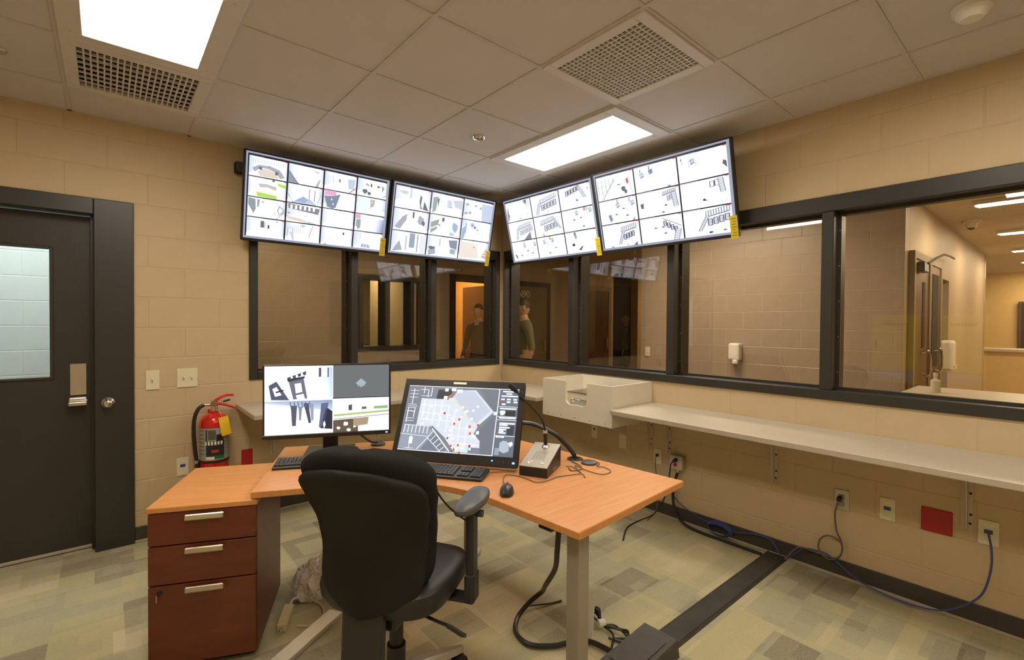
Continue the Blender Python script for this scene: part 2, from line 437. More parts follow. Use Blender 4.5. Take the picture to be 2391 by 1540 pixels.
def ceiling_light(x0, y0, x1, y1, label, lens='lamp_lens', margin=.085):
    cx, cy = (x0 + x1) / 2, (y0 + y1) / 2; hx, hy = (x1 - x0) / 2 - .006, (y1 - y0) / 2 - .006
    t = thing('ceiling_light', label, 'ceiling light', (cx, cy, CEIL), group='recessed ceiling lights')
    m = MB(); w = margin
    for a, b in (((-hx, -hy), (hx, -hy + w)), ((-hx, hy - w), (hx, hy)), ((-hx, -hy + w), (-hx + w, hy - w)), ((hx - w, -hy + w), (hx, hy - w))):
        m.span((*a, -.012), (*b, .02), bevel=.003)
    f = m.build('frame', 'grid_white', t)
    for sx in (-1, 1):
        for k in (-.9, -.3, .3, .9):
            MB().cyl((sx * (hx - w * .5), k * (hy - w * .5), -.012), (sx * (hx - w * .5), k * (hy - w * .5), -.0145), .006, .004, 10).build('screw', 'steel', f)
    m = MB(); m.span((-hx + w, -hy + w, -.006), (hx - w, hy - w, .006)); m.build('lens', lens, t)
    m = MB(); m.span((-hx + .01, -hy + .01, .02), (hx - .01, hy - .01, .075)); m.build('housing', 'grid_white', t)
    return t
ceiling_light(GX + T, GY, GX + 2 * T, GY + 2 * T, 'recessed ceiling light panel in front of the wall screens near the corner')
ceiling_light(GX - 3 * T, GY, GX - 2 * T, GY + 2 * T, 'recessed ceiling light panel touching the slotted air grille')

ceiling_light(GX - 3 * T, GY - 4 * T, GX - 2 * T, GY - 2 * T, 'added unseen ceiling light panel above the yellow cabinets')  # out of view, added to brighten the floor and lower right wall
ceiling_light(GX, GY - 4 * T, GX + T, GY - 2 * T, 'recessed ceiling light panel next to the smoke detector')  # added panel outside the view, lifts the right wall above the worktop

def air_grille(x0, y0, label, name, nx, ny, cone):
    t = thing(name, label, 'air vent', (x0 + T / 2, y0 + T / 2, CEIL)); h = T / 2 - .006; w = .055
    m = MB()
    for a, b in (((-h, -h), (h, -h + w)), ((-h, h - w), (h, h)), ((-h, -h + w), (-h + w, h - w)), ((h - w, -h + w), (h, h - w))):
        m.span((*a, -.008), (*b, .015), bevel=.003)
    m.build('frame', 'grid_white', t)
    q = h - w; m = MB()
    for k in range(1, nx): x = -q + 2 * q * k / nx; m.span((x - .0035, -q, -.005), (x + .0035, q, .006))
    for k in range(1, ny): y = -q + 2 * q * k / ny; m.span((-q, y - .0035, -.004), (q, y + .0035, .005))
    m.build('egg_crate', 'grid_white', t)
    m = MB(); m.span((-q, -q, .072), (q, q, .08)); m.build('duct_back', 'dark_void', t)
    m = MB()
    if cone:
        b = bmesh.new()
        prev = None
        for r_, z in ((.21, .045), (.16, .025), (.15, .045), (.10, .022), (.09, .04), (.045, .015), (.002, .015)):
            ring = [b.verts.new((sx * r_, sy * r_, z)) for sx, sy in ((-1, -1), (1, -1), (1, 1), (-1, 1))]
            if prev:
                for k in range(4): b.faces.new((prev[k], prev[(k + 1) % 4], ring[(k + 1) % 4], ring[k]))
            prev = ring
        m.add(b); m.build('deflector', 'vent_inner', t)
    else:
        for k in range(7):
            y = -q + 2 * q * (k + .5) / 7; m.box((0, y, .035), (2 * q, .05, .004), Euler((R(35), 0, 0)))
        m.build('louvre', 'grid_white', t)
air_grille(GX, GY - T, 'square egg-crate ceiling diffuser with stepped cone above the desk', 'ceiling_diffuser', 19, 19, True)
air_grille(GX - 3 * T, GY + 2 * T, 'slotted return air grille between the wall and the ceiling light panel', 'return_air_grille', 19, 8, False)

t = thing('fire_sprinkler', 'round chrome concealed sprinkler plate in a ceiling tile near the light panel', 'sprinkler', (-1.285, -1.311, CEIL))
MB().lathe([(.0, -.012), (.03, -.012), (.042, -.006), (.046, .002)]).build('escutcheon', 'chrome', t, True)
MB().lathe([(.0, -.022), (.014, -.02), (.016, -.010)], seg=16).build('cap', 'steel', t, True)
t = thing('fire_sprinkler', 'round sprinkler plate in the ceiling near the door wall', 'sprinkler', (-3.66, -.667, CEIL))
MB().lathe([(.0, -.012), (.03, -.012), (.042, -.006), (.046, .002)]).build('escutcheon', 'steel', t, True)
MB().lathe([(.0, -.022), (.014, -.02), (.016, -.010)], seg=16).build('cap', 'steel', t, True)
t = thing('smoke_detector', 'white round smoke detector with red lamp on the ceiling', 'smoke detector', (-.61, -3.72, CEIL))
MB().lathe([(.0, -.05), (.035, -.05), (.05, -.035), (.052, -.02), (.062, -.018), (.066, .002)]).build('housing', 'white_matte', t, True)
MB().lathe([(.0, -.004), (.006, -.002), (.007, .002)], (.045, -.02, -.036), 10).build('status_lamp', 'red_gloss', t, True)

# ------------------------------------------------------------------ windows
def window(name, axis, outer, zr, mull, glassd=.105, fe=.049):
    """axis 'A': along x on y=0; 'B': along y on x=0 (coordinates given positive away from the corner as -v)"""
    def P(u, d, z): return (u, d, z) if axis == 'A' else (d, u, z)
    o = bpy.data.objects.new(name, None); COL.objects.link(o); struct(o)
    u0, u1 = outer; z0, z1 = zr; f = .058; fr = -.012; bk = .215
    parts = [((u0, z0), (u0 + f, z1)), ((u1 - fe, z0), (u1, z1)), ((u0 + f, z1 - f * 1.6), (u1 - fe, z1)), ((u0 + f, z0), (u1 - fe, z0 + f))]
    for k, (a, b) in enumerate(parts):
        m = MB(); m.span(P(a[0], fr, a[1]), P(b[0], bk, b[1]), bevel=.004); m.build(('jamb', 'jamb', 'head', 'sill')[k], 'frame_dark', o)
    for a, b in mull:
        m = MB(); m.span(P(a, fr, z0 + f), P(b, bk, z1 - f * 1.6), bevel=.004); m.build('mullion', 'frame_dark', o)
    edges = [u0 + f] + [v for ab in mull for v in ab] + [u1 - fe]
    for a, b in zip(edges[0::2], edges[1::2]):
        s = .016; za, zb = z0 + f, z1 - f * 1.6
        m = MB()
        for c, d in (((a, za), (a + s, zb)), ((b - s, za), (b, zb)), ((a + s, za), (b - s, za + s)), ((a + s, zb - s), (b - s, zb))):
            m.span(P(c[0], glassd - .03, c[1]), P(d[0], glassd - .006, d[1]))
        st = m.build('glazing_stop', 'frame_dark', o)
        n = max(2, int((zb - za) / .2))
        for k in range(n):
            for q in (a + s * .5, b - s * .5):
                z = za + (k + .5) * (zb - za) / n
                MB().cyl(P(q, glassd - .030, z), P(q, glassd - .032, z), .004, .003, 8).build('screw', 'steel', st)
        m = MB(); m.quad(P(a + .002, glassd, za), P(b - .002, glassd, za), P(b - .002, glassd, zb), P(a + .002, glassd, zb)); m.build('pane', 'window_glass', o)
    return o
window('window_1', 'A', (-2.441, -.035), (1.03, 2.235), [(-1.665, -1.605), (-.883, -.823)])
window('window_2', 'B', (-5.0, -.035), (1.03, 2.235), [(-4.13, -4.07), (-3.085, -3.022), (-2.055, -1.994), (-1.04, -.978)], fe=.016)

# ------------------------------------------------------------------ door
D = bpy.data.objects.new('door_1', None); COL.objects.link(D); D.location = (-3.316, 0, 0); struct(D)
fx = -3.316
m = MB(); m.span((.0, -.015, 0), (-3.118 - fx, .2, 2.235), bevel=.004); m.build('door_frame_jamb', 'frame_dark', D)
m = MB(); m.span((-4.44 - fx, -.015, 0), (-4.242 - fx, .2, 2.235), bevel=.004); m.build('door_frame_jamb', 'frame_dark', D)
m = MB(); m.span((-4.242 - fx, -.015, 2.136), (0, .2, 2.235), bevel=.004); m.build('door_frame_head', 'frame_dark', D)
m = MB(); m.span((-.016, .06, 0), (0, .085, 2.136)); m.build('door_stop', 'frame_dark', D)
dx0, dx1 = -.922, -.004; gx0, gx1, gz0, gz1 = -.72, -.19, 1.10, 1.925
m = MB()
for a, b in (((dx0, .022), (gx0, 2.130)), ((gx1, .022), (dx1, 2.130)), ((gx0, .022), (gx1, gz0)), ((gx0, gz1), (gx1, 2.130))):
    m.span((a[0], .10, a[1]), (b[0], .145, b[1]))
bmesh.ops.remove_doubles(m.bm, verts=m.bm.verts[:], dist=1e-5)
leaf = m.build('door_leaf', 'door_dark', D)
m = MB(); e = .018
for a, b in (((gx0, gz0), (gx0 + e, gz1)), ((gx1 - e, gz0), (gx1, gz1)), ((gx0 + e, gz0), (gx1 - e, gz0 + e)), ((gx0 + e, gz1 - e), (gx1 - e, gz1))):
    m.span((a[0], .092, a[1]), (b[0], .12, b[1]), bevel=.003)
m.build('lite_trim', 'door_dark', leaf)
m = MB(); m.quad((gx0 + e, .118, gz0 + e), (gx1 - e, .118, gz0 + e), (gx1 - e, .118, gz1 - e), (gx0 + e, .118, gz1 - e)); m.build('lite', 'door_glass', leaf)
m = MB(); m.span((dx0, .09, .004), (dx1, .16, .024), bevel=.004); m.build('door_sweep', 'base_edge', D)
m = MB(); m.span((-.118, .092, .995), (-.038, .1, 1.195), bevel=.002); pl = m.build('escutcheon_plate', 'steel', D)
m = MB(); m.span((-.124, .02, .935), (-.034, .05, .96), bevel=.006, seg=2); m.span((-.122, .028, .962), (-.036, .095, .985), bevel=.006, seg=2); m.build('paddle_handle', 'steel', D)
for k in range(2):
    MB().cyl((-.12, .03 + .012 * k, .966 + .01 * k), (-.036, .03 + .012 * k, .966 + .01 * k), .006).build('paddle_rib', 'chrome', D)
m = MB(); q = Matrix.Rotation(R(90), 4, 'X')
m.lathe([(.0, .05), (.012, .05), (.022, .045), (.027, .035), (.026, .022), (.018, .014), (.03, .008), (.036, .0)], (.065, -.015, .945), 24, q); m.build('knob', 'chrome', D, True)

# ------------------------------------------------------------------ screens: feeds drawn as flat coloured shapes
WH = (1, 1, 1); OW = (.93, .95, .99); PB = (.70, .77, .88); BL_ = (.52, .62, .80); GR = (.58, .60, .66); LG = (.76, .78, .83)
DK = (.24, .26, .32); BK = (.07, .07, .10); PK = (.93, .58, .76); LM = (.62, .86, .15); TN = (.88, .80, .74); RD = (.72, .18, .22); GN = (.50, .56, .54); CR = (.97, .95, .80)
def rect(c, x0, y0, x1, y1): return (c, [(x0, y0), (x1, y0), (x1, y1), (x0, y1)])
def poly(c, *xy): return (c, list(zip(xy[0::2], xy[1::2])))
def line(c, x0, y0, x1, y1, w=.012):
    dx, dy = x1 - x0, y1 - y0; l = math.hypot(dx, dy) or 1; nx, ny = -dy / l * w / 2, dx / l * w / 2
    return (c, [(x0 + nx, y0 + ny), (x1 + nx, y1 + ny), (x1 - nx, y1 - ny), (x0 - nx, y0 - ny)])
def blob(c, x, y, rx, ry, n=8, seed=0):
    r = random.Random(seed + int(x * 997) + int(y * 577))
    return (c, [(x + rx * math.cos(2 * math.pi * k / n) * r.uniform(.6, 1.1), y + ry * math.sin(2 * math.pi * k / n) * r.uniform(.6, 1.1)) for k in range(n)])
def boxline(c, x0, y0, x1, y1, w=.012, sk=0.):
    return [line(c, x0, y0, x1, y0 + sk, w), line(c, x1, y0 + sk, x1, y1 + sk, w), line(c, x1, y1 + sk, x0, y1, w), line(c, x0, y1, x0, y0, w)]
SG = (.42, .46, .55)
def stairs(x0, y0, x1, y1, wd=.09, n=9):
    o = [poly((.84, .86, .92), x0, y0, x0 + wd, y0, x1 + wd, y1, x1, y1), line(SG, x0, y0, x1, y1, .018), line(SG, x0 + wd, y0, x1 + wd, y1, .018)]
    for k in range(n + 1): t_ = k / n; o.append(line(SG, x0 + (x1 - x0) * t_, y0 + (y1 - y0) * t_, x0 + wd + (x1 - x0) * t_, y0 + (y1 - y0) * t_, .016))
    return o
def doors(x0, y0, n, w, h, sk=-.012, c=DK):
    o = []
    for k in range(n):
        a, b = x0 + k * w * 1.35, y0 + k * sk * 3
        o.append(rect((.80, .82, .88), a, b, a + w, b + h)); o += boxline(c, a, b, a + w, b + h, .024); o.append(line(c, a + w * .62, b + h * .5, a + w, b + h * .5, .02))
    return o
def railing(x0, y0, x1, y1, h, n=12):
    o = [poly((.86, .88, .93), x0, y0, x1, y1, x1, y1 + h, x0, y0 + h), line(SG, x0, y0, x1, y1, .018), line(SG, x0, y0 + h, x1, y1 + h, .04)]
    for k in range(n + 1): t_ = k / n; o.append(line(SG, x0 + (x1 - x0) * t_, y0 + (y1 - y0) * t_, x0 + (x1 - x0) * t_, y0 + (y1 - y0) * t_ + h, .018))
    return o
def tables(pts): return [blob((.22, .27, .40), x, y, .034, .042, 7, 3) for x, y in pts] + [line(DK, x - .05, y, x + .06, y + .015, .02) for x, y in pts]
def seats(x, y): return [poly((.36, .45, .66), x, y, x + .10, y - .05, x + .12, y + .12, x + .03, y + .18)] + [line(WH, x + .01, y + .04 + .04 * k, x + .11, y - .01 + .04 * k, .01) for k in range(3)]

TV1 = [
 [[poly(GR, .08, .62, .25, .42, .55, .38, .8, .5, .95, .85, .82, .95, .7, .68, .5, .55, .3, .55, .15, .8), poly(TN, .2, .78, .32, .6, .5, .57, .68, .68, .8, .98, .3, .98), blob(DK, .30, .58, .06, .10), blob(DK, .72, .70, .06, .12), blob(DK, .52, .42, .02, .03)] + [line(LG, .1 + .06 * k, .12, .1 + .06 * k, .3 + .03 * (k % 3), .02) for k in range(14)],
  [poly((.45, .50, .62), 0, .35, .06, .45, .3, 1, 0, 1), line(DK, .0, .5, .26, 1, .015), poly(LG, .78, 1, .86, .6, .93, .55, .88, 1), line(DK, .8, 1, .9, .7, .015), poly(PB, .62, .1, .9, .2, .82, .3, .7, .16)],
  [rect(DK, .44, .32, .49, .50), poly(PB, .72, .25, .95, .2, .93, .75, .75, .8), line(RD, .8, 1, .97, .7, .04), line(GR, .24, .12, .28, .8), line(GR, 0, .75, .12, 1, .02), line(LG, .58, .1, .58, .7)],
  [blob(DK, .25, .72, .10, .17, 11), blob(DK, .40, .82, .08, .12, 9), blob(BK, .46, .33, .03, .13), rect(DK, .66, .28, .76, .38), poly(GN, .82, .2, .92, .35, .84, .7), blob(RD, .35, .35, .03, .06), blob(GR, .30, .3, .05, .08), line(DK, .86, .95, .98, .8, .03)]],
 [[poly(CR, .1, .02, .9, .1, .95, .3, .1, .2), poly((.72, .70, .68), .25, .32, .45, .28, .75, .36, .72, .56, .5, .45, .3, .5), poly((.86, .90, .97), .28, .5, .5, .46, .72, .58, .7, .78, .3, .74), poly(LM, .2, .74, .76, .82, .75, 1, .24, .98), poly(LM, .75, .15, 1, .2, 1, .38, .78, .28), rect(DK, .62, .02, .68, .12)],
  [poly(PB, .12, 1, .45, .58, .85, .95, .82, 1), poly(BL_, .2, .9, .45, .62, .6, .75, .5, .95), line(DK, .62, .15, .62, .72, .02), line(DK, .78, .18, .78, .8, .02), line(GR, .48, .12, .47, .6, .01), line(DK, 0, .55, .16, 1, .02), line(GR, .98, .3, .86, .95, .015), line(DK, .6, .72, .74, .84, .02)],
  [rect(PK, .04, .02, .38, .28), poly((.36, .42, .54), .02, .35, .32, .28, .52, .12, .5, .85, .3, 1, .12, .95), poly((.82, .88, .97), .52, .1, 1, .2, 1, 1, .38, .98), blob(WH, .25, .5, .02, .07), blob(WH, .30, .75, .02, .06)],
  [blob((.80, .87, .94), .22, .55, .24, .42, 14), poly((.62, .64, .68), .46, .1, .64, .1, .6, .5, .48, .62), blob(LG, .52, .25, .04, .08)]],
 [[poly((.45, .50, .52), .02, .05, .2, .08, .22, .6, .16, .85, .02, .4), poly(GN, .24, .08, .32, .1, .3, .45, .25, .5), *[line(DK, a, b, c, d, .02) for a, b, c, d in ((.85, .3, .98, .5), (.98, .5, .85, .78), (.85, .78, .8, .55), (.8, .55, .85, .3))], line(GR, .66, .1, .9, .3, .015), line(DK, .78, 1, .98, .6, .02), blob(LG, .72, .7, .03, .1), blob(LG, .4, .2, .05, .1)],
  [poly((.38, .40, .44), .03, .04, .96, .12, .92, .46, .78, .42, .4, .36, .05, .3)] + [rect(WH, .10 + .13 * k, .1, .16 + .13 * k, .3) for k in range(6)] + [poly(TN, .02, .72, .4, .78, .6, .9, .58, 1, .02, .88), poly(LG, .62, .85, .9, 1, .6, 1), blob((.4, .5, .7), .06, .55, .05, .05), blob(GR, .55, .62, .05, .03)],
  [line(GR, .55, .02, .55, .15, .02), poly(LG, .02, .3, .03, 1, .0, 1)],
  [rect(PK, .02, .04, .18, .3), poly(GN, .05, .35, .2, .32, .2, .8, .12, .95, .04, .7), (((.93, .96, 1), (.60, .68, .80), (.42, .50, .64), (.88, .93, .98)), [(.55, .12), (1, .2), (1, 1), (.6, 1)]), line(GR, .1, .05, .2, .5, .015)]],
 [[rect(DK, .36, .14, .46, .50), rect(BK, .55, .32, .60, .52), poly(LG, .45, .18, .5, .2, .5, .5, .46, .5), blob(PK, .8, .12, .04, .06), line(LG, .0, .15, .3, .08, .02)],
  boxline(GR, .06, .3, .2, .9, .02) + [line(LG, .25 + .06 * k, .12, .26 + .06 * k, .6, .02) for k in range(5)] + [line(RD, .78, .1, .68, .75, .02), blob(PB, .5, .15, .08, .1), poly(LG, .12, .55, .22, .5, .26, .95, .2, 1)],
  [rect(BK, .68, .2, .73, .36), line(LG, .8, .15, .8, .5, .015), blob(LG, .5, .6, .03, .03), line(GR, .25, .55, .27, .7, .015), poly(LG, .08, 1, .14, .85, .2, 1)],
  [poly(BL_, .28, .72, .54, .74, .58, .96, .26, .94), line(WH, .36, .74, .36, .95, .012), line(WH, .45, .74, .46, .95, .012)] + boxline(LG, .06, .15, .22, .45, .02)]]
def shelf_room(seed):
    r = random.Random(seed); o = [poly((.88, .90, .97), 0, .0, 1, .0, 1, .3, 0, .2)]
    for k in range(9): o.append(blob(r.choice((DK, GR, BL_, PB, GR, LG)), r.uniform(.05, .95), r.uniform(.25, .85), r.uniform(.03, .08), r.uniform(.05, .14), 7, k + seed))
    for k in range(4): x = r.uniform(.1, .9); o.append(line(GR, x, .1, x + r.uniform(-.05, .05), r.uniform(.4, .8), .015))
    return o
TV2 = [
 [[poly(DK, .70, .25, .86, .62, .98, .98, .72, .9, .68, .55), poly(WH, .75, .4, .82, .55, .8, .9, .74, .8), blob(LG, .25, .28, .16, .10, 9), rect(PB, .40, .02, .45, .5)],
  [poly(GN, .05, .25, .2, .15, .16, .85, .05, 1), poly(DK, .18, .3, .24, .2, .22, .75), poly(BL_, .48, .25, .62, .25, .66, .62, .5, .6)] + [line(WH, .49, .3 + .06 * k, .64, .3 + .06 * k, .012) for k in range(5)] + [poly(LG, .66, .2, .98, .15, .98, .6, .75, .55)],
  shelf_room(3)[:9] + [poly(PB, .6, .1, 1, .1, 1, 1, .65, 1)]],
 [[poly(GR, .05, .85, .25, .35, .38, .2, .36, .5, .2, .95), poly(DK, .52, .08, .58, .08, .58, .35, .53, .38), blob(GR, .78, .45, .12, .25, 11), blob(DK, .86, .55, .06, .15), blob(GR, .15, .85, .10, .12)],
  [poly(GN, .05, .4, .3, .2, .25, .7, .06, .95), rect(DK, .38, .1, .46, .3), blob(BL_, .80, .5, .12, .28, 10), blob(RD, .3, .5, .05, .06), blob(PB, .72, .85, .1, .14), line(WH, .06, .7, .3, .5, .04)],
  [blob(BL_, .35, .25, .08, .12), blob(RD, .55, .45, .04, .05), blob(DK, .45, .35, .05, .08), poly(BL_, .02, .5, .14, .3, .12, .95, .02, 1), line((.6, .9, .5), .7, .2, .75, .9, .02), rect(GR, .12, .15, .16, .7)]],
 [[poly(GR, .02, 1, .22, .45, .32, .9), rect((.5, .55, .64), .5, .05, .66, .75), rect(GR, .72, .08, .76, .95), poly((.85, .84, .88), .80, .1, .98, .12, .98, 1, .82, 1), rect(LG, .38, .2, .44, .9)],
  [poly((.55, .60, .70), .04, .75, .25, .5, .28, .9, .06, 1), poly((.40, .44, .55), .66, .15, .95, .1, .95, .6, .72, .5), blob(DK, .15, .62, .10, .10, 9), poly(GR, .75, .55, .93, .6, .9, .85, .72, .8), rect(LG, .36, .1, .42, .5)],
  [poly((.90, .84, .78), .02, .1, .6, .15, .7, .9, .02, .95), poly((.75, .62, .55), .78, .8, .95, .3, .98, .95), line(WH, .8, .7, .96, .72, .02), line(WH, .82, .55, .96, .57, .02), blob(DK, .5, .35, .02, .05)]]]
TV3 = [
 [railing(.03, .55, .12, .12, .5, 6)[:8] + [poly((.36, .38, .44), .72, .05, .88, .03, .82, .32), blob(BL_, .55, .92, .06, .05), line(DK, .8, .75, .95, .7, .02), line(DK, .93, .05, .95, .4, .015), line(DK, .86, .08, .88, .45, .015)],
  railing(.30, .28, .92, .08, .18, 10) + doors(.36, .52, 5, .085, .26) + stairs(.26, .4, .14, .95) + [blob(DK, .58, .88, .02, .04)],
  doors(.22, .18, 5, .07, .22) + stairs(.62, .1, .78, .62, .08) + [blob(DK, .56, .68, .04, .06), line(DK, .56, .55, .6, .75, .015), poly(GR, .9, .2, .95, .2, .95, .4)]],
 [railing(.38, .25, .9, .12, .18, 10) + doors(.42, .5, 5, .08, .24, c=GR) + stairs(.34, .35, .24, .95, .07) + [poly((.40, .42, .48), .55, 1, .85, .62, .85, 1)],
  railing(.22, .25, .72, .1, .2, 9) + doors(.36, .5, 4, .09, .26) + stairs(.7, .2, .9, .75, .06) + [blob(DK, .55, .92, .015, .03), poly(GR, .24, .8, .36, 1, .28, 1)],
  [poly((.97, .95, .92), 0, 0, 1, 0, 1, 1, 0, 1)] + seats(.42, .15) + seats(.85, .12) + tables([(.38, .5), (.6, .45), (.66, .85)]) + [rect((.75, .60, .5), .7, .02, .78, .18), rect(DK, .8, .02, .82, .2)]],
 [[poly((.97, .95, .93), 0, 0, 1, 0, 1, 1, 0, 1)] + seats(.45, .2) + seats(.86, .2) + tables([(.35, .75), (.62, .55), (.80, .70)]) + [poly(DK, .08, .6, .16, .75, .18, .95, .1, .8), rect(DK, .5, .02, .52, .2)],
  [poly((.96, .94, .94), 0, 0, 1, 0, 1, 1, 0, 1)] + seats(.2, .18) + seats(.5, .15) + tables([(.65, .6), (.42, .82)]) + [rect((.85, .7, .55), .45, .02, .52, .2)],
  [poly((.5, .55, .66), .28, .05, .36, .03, .38, .3, .32, .38), rect(DK, .3, .02, .32, .2), blob(BK, .24, .62, .06, .09, 9), poly(DK, .4, .85, .52, .7, .54, .75, .46, .92), line(DK, .36, .85, .5, .92, .02)]]]
TV4 = [
 [[poly((.86, .90, .90), .02, .1, .55, .05, .5, .3, .2, 1, .02, .9)] + [line(GR, .05 + .1 * k, .15, .02 + .12 * k, .95 - .12 * k, .012) for k in range(5)] + [line(GR, .02, .45, .4, .4, .012), line(GR, .02, .7, .3, .62, .012), line(DK, .12, 1, .52, .2, .015), blob(RD, .84, .4, .05, .16, 7), blob(DK, .72, .68, .07, .12, 9), blob(DK, .62, .48, .05, .03), blob(DK, .78, .82, .05, .1), line(TN, .85, .2, .95, .9, .03)],
  seats(.12, .3) + seats(.34, .22)[:1] + [rect(BK, .14, .12, .16, .24), rect(BK, .36, .05, .38, .2), blob(BL_, .80, .98, .05, .05)],
  seats(.24, .25) + [rect(BK, .06, .12, .08, .22), poly(DK, .92, .5, .98, .55, .99, .8, .9, .62), blob(BL_, .09, .3, .02, .05)] + boxline(GR, .23, .28, .38, .5, .012)],
 [[poly((.95, .94, .97), 0, 0, 1, 0, 1, 1, 0, 1)] + seats(.45, .22) + seats(.84, .22) + tables([(.45, .65), (.74, .75), (.66, .45)]) + [poly((.42, .48, .62), .22, .65, .3, .6, .34, .85, .27, .95), rect(BK, .5, .03, .52, .2), rect(BK, .82, .05, .84, .2), poly(GR, .85, 1, .93, .85, .93, 1)],
  [poly(DK, .06, .45, .15, .42, .14, .65, .08, .62)] + railing(.62, .15, .92, .05, .12, 7) + doors(.72, .3, 3, .05, .2, c=GR) + stairs(.82, .2, .86, .75, .1) + tables([(.68, .65), (.6, .9)]),
  boxline(DK, .62, .12, .70, .32, .02) + boxline(DK, .72, .1, .80, .3, .02) + stairs(.78, .05, .82, .55, .1, 7) + tables([(.5, .75)]) + [blob(BK, .48, .72, .03, .05), blob(GR, .5, .5, .015, .02)]],
 [railing(.52, .2, .92, .08, .2, 8) + doors(.58, .5, 4, .055, .22) + stairs(.55, .35, .42, .9, .07) + [poly(DK, .82, 1, .92, .85, .92, 1), blob(DK, .66, .95, .03, .03), blob(BL_, .24, .97, .06, .04)],
  [line(GR, .55, .1, .98, .5, .03), line(GR, .6, .02, .98, .3, .012)] + [line(GR, .62 + .05 * k, .05 + .05 * k, .62 + .05 * k, .17 + .05 * k, .01) for k in range(7)] + doors(.58, .22, 4, .06, .2, .03) + tables([(.38, .45), (.56, .45), (.6, .7)]) + stairs(.85, .6, .78, 1, .12, 6),
  railing(.48, .14, .96, .02, .2, 9) + doors(.52, .42, 4, .085, .24) + stairs(.48, .3, .30, .82, .07) + tables([(.55, .92), (.84, .88)]) + [blob(BK, .56, .9, .05, .03)]]]

def tilt_matrix(c, yaw, tilt):
    n = V((math.cos(yaw) * math.cos(tilt), math.sin(yaw) * math.cos(tilt), -math.sin(tilt)))
    r_ = (-n).cross(V((0, 0, 1))); r_.normalize(); u_ = r_.cross(-n)
    m_ = Matrix((r_, -n, u_)).transposed().to_4x4(); m_.translation = V(c); return m_

def feeds(parent, w, h, grid, y0, gap=.006, rooms=0, tick=True):
    """one mesh per camera picture; the whole active area is w x h around the local origin"""
    rows = len(grid); cols = len(grid[0])
    for r in range(rows):
        for c in range(cols):
            tw, th = w / cols, h / rows
            def mp(u, v, lay, r=r, c=c):
                return (-w / 2 + c * tw + gap + u * (tw - 2 * gap), y0 - .0004 * lay, h / 2 - r * th - gap / 2 - v * (th - gap))
            P = [((OW, OW, WH, WH), [(0, 0), (1, 0), (1, 1), (0, 1)], 0)]
            if rooms:
                g_ = random.Random(r * 31 + c * 7 + rooms); vx, vy = g_.uniform(.3, .7), g_.uniform(.18, .38); w2, h2 = g_.uniform(.10, .28), g_.uniform(.10, .2)
                A_, B_, C_, D_ = (vx - w2, vy - h2 * .6), (vx + w2, vy - h2 * .6), (vx + w2, vy + h2), (vx - w2, vy + h2)
                t0, t1 = (.84, .87, .93), (.97, .97, .99)
                P.append(((t0, t1, (.90, .92, .96), t0), [(0, 0), A_, D_, (0, g_.uniform(.7, 1))], .3)); P.append(((t1, t0, t0, (.92, .93, .97)), [B_, (1, 0), (1, g_.uniform(.7, 1)), C_], .3))
                P.append((((.88, .91, .97), (.88, .91, .97), t1, t1), [(0, 0), (1, 0), B_, A_], .5)); P.append(((.80, .82, .88), [A_, B_, (B_[0], B_[1] + .012), (A_[0], A_[1] + .012)], .7)); P.append(((.70, .73, .80), [D_, C_, (C_[0], C_[1] + .014), (D_[0], D_[1] + .014)], .7))
            for k, (cc, pts) in enumerate(grid[r][c]):
                cc = cc if isinstance(cc[0], (tuple, list)) else tuple(x + (1 - x) * (.26 if rooms else .18) for x in cc)
                P.append((cc, [(min(max(a, 0), 1), min(max(b, 0), 1)) for a, b in pts], 1 + k * .12))
            P.append((LG, [(0, 0), (.38, 0), (.38, .035), (0, .035)], 6)); P.append((DK, [(.38, 0), (1, 0), (1, .02), (.38, .02)], 6))
            if tick: P.append((RD, [(.93, 0), (1, 0), (1, .04), (.93, .04)], 6.5))
            place('camera_feed', colour_mesh('camera_feed', P, 'screen_pixels', mp), parent)

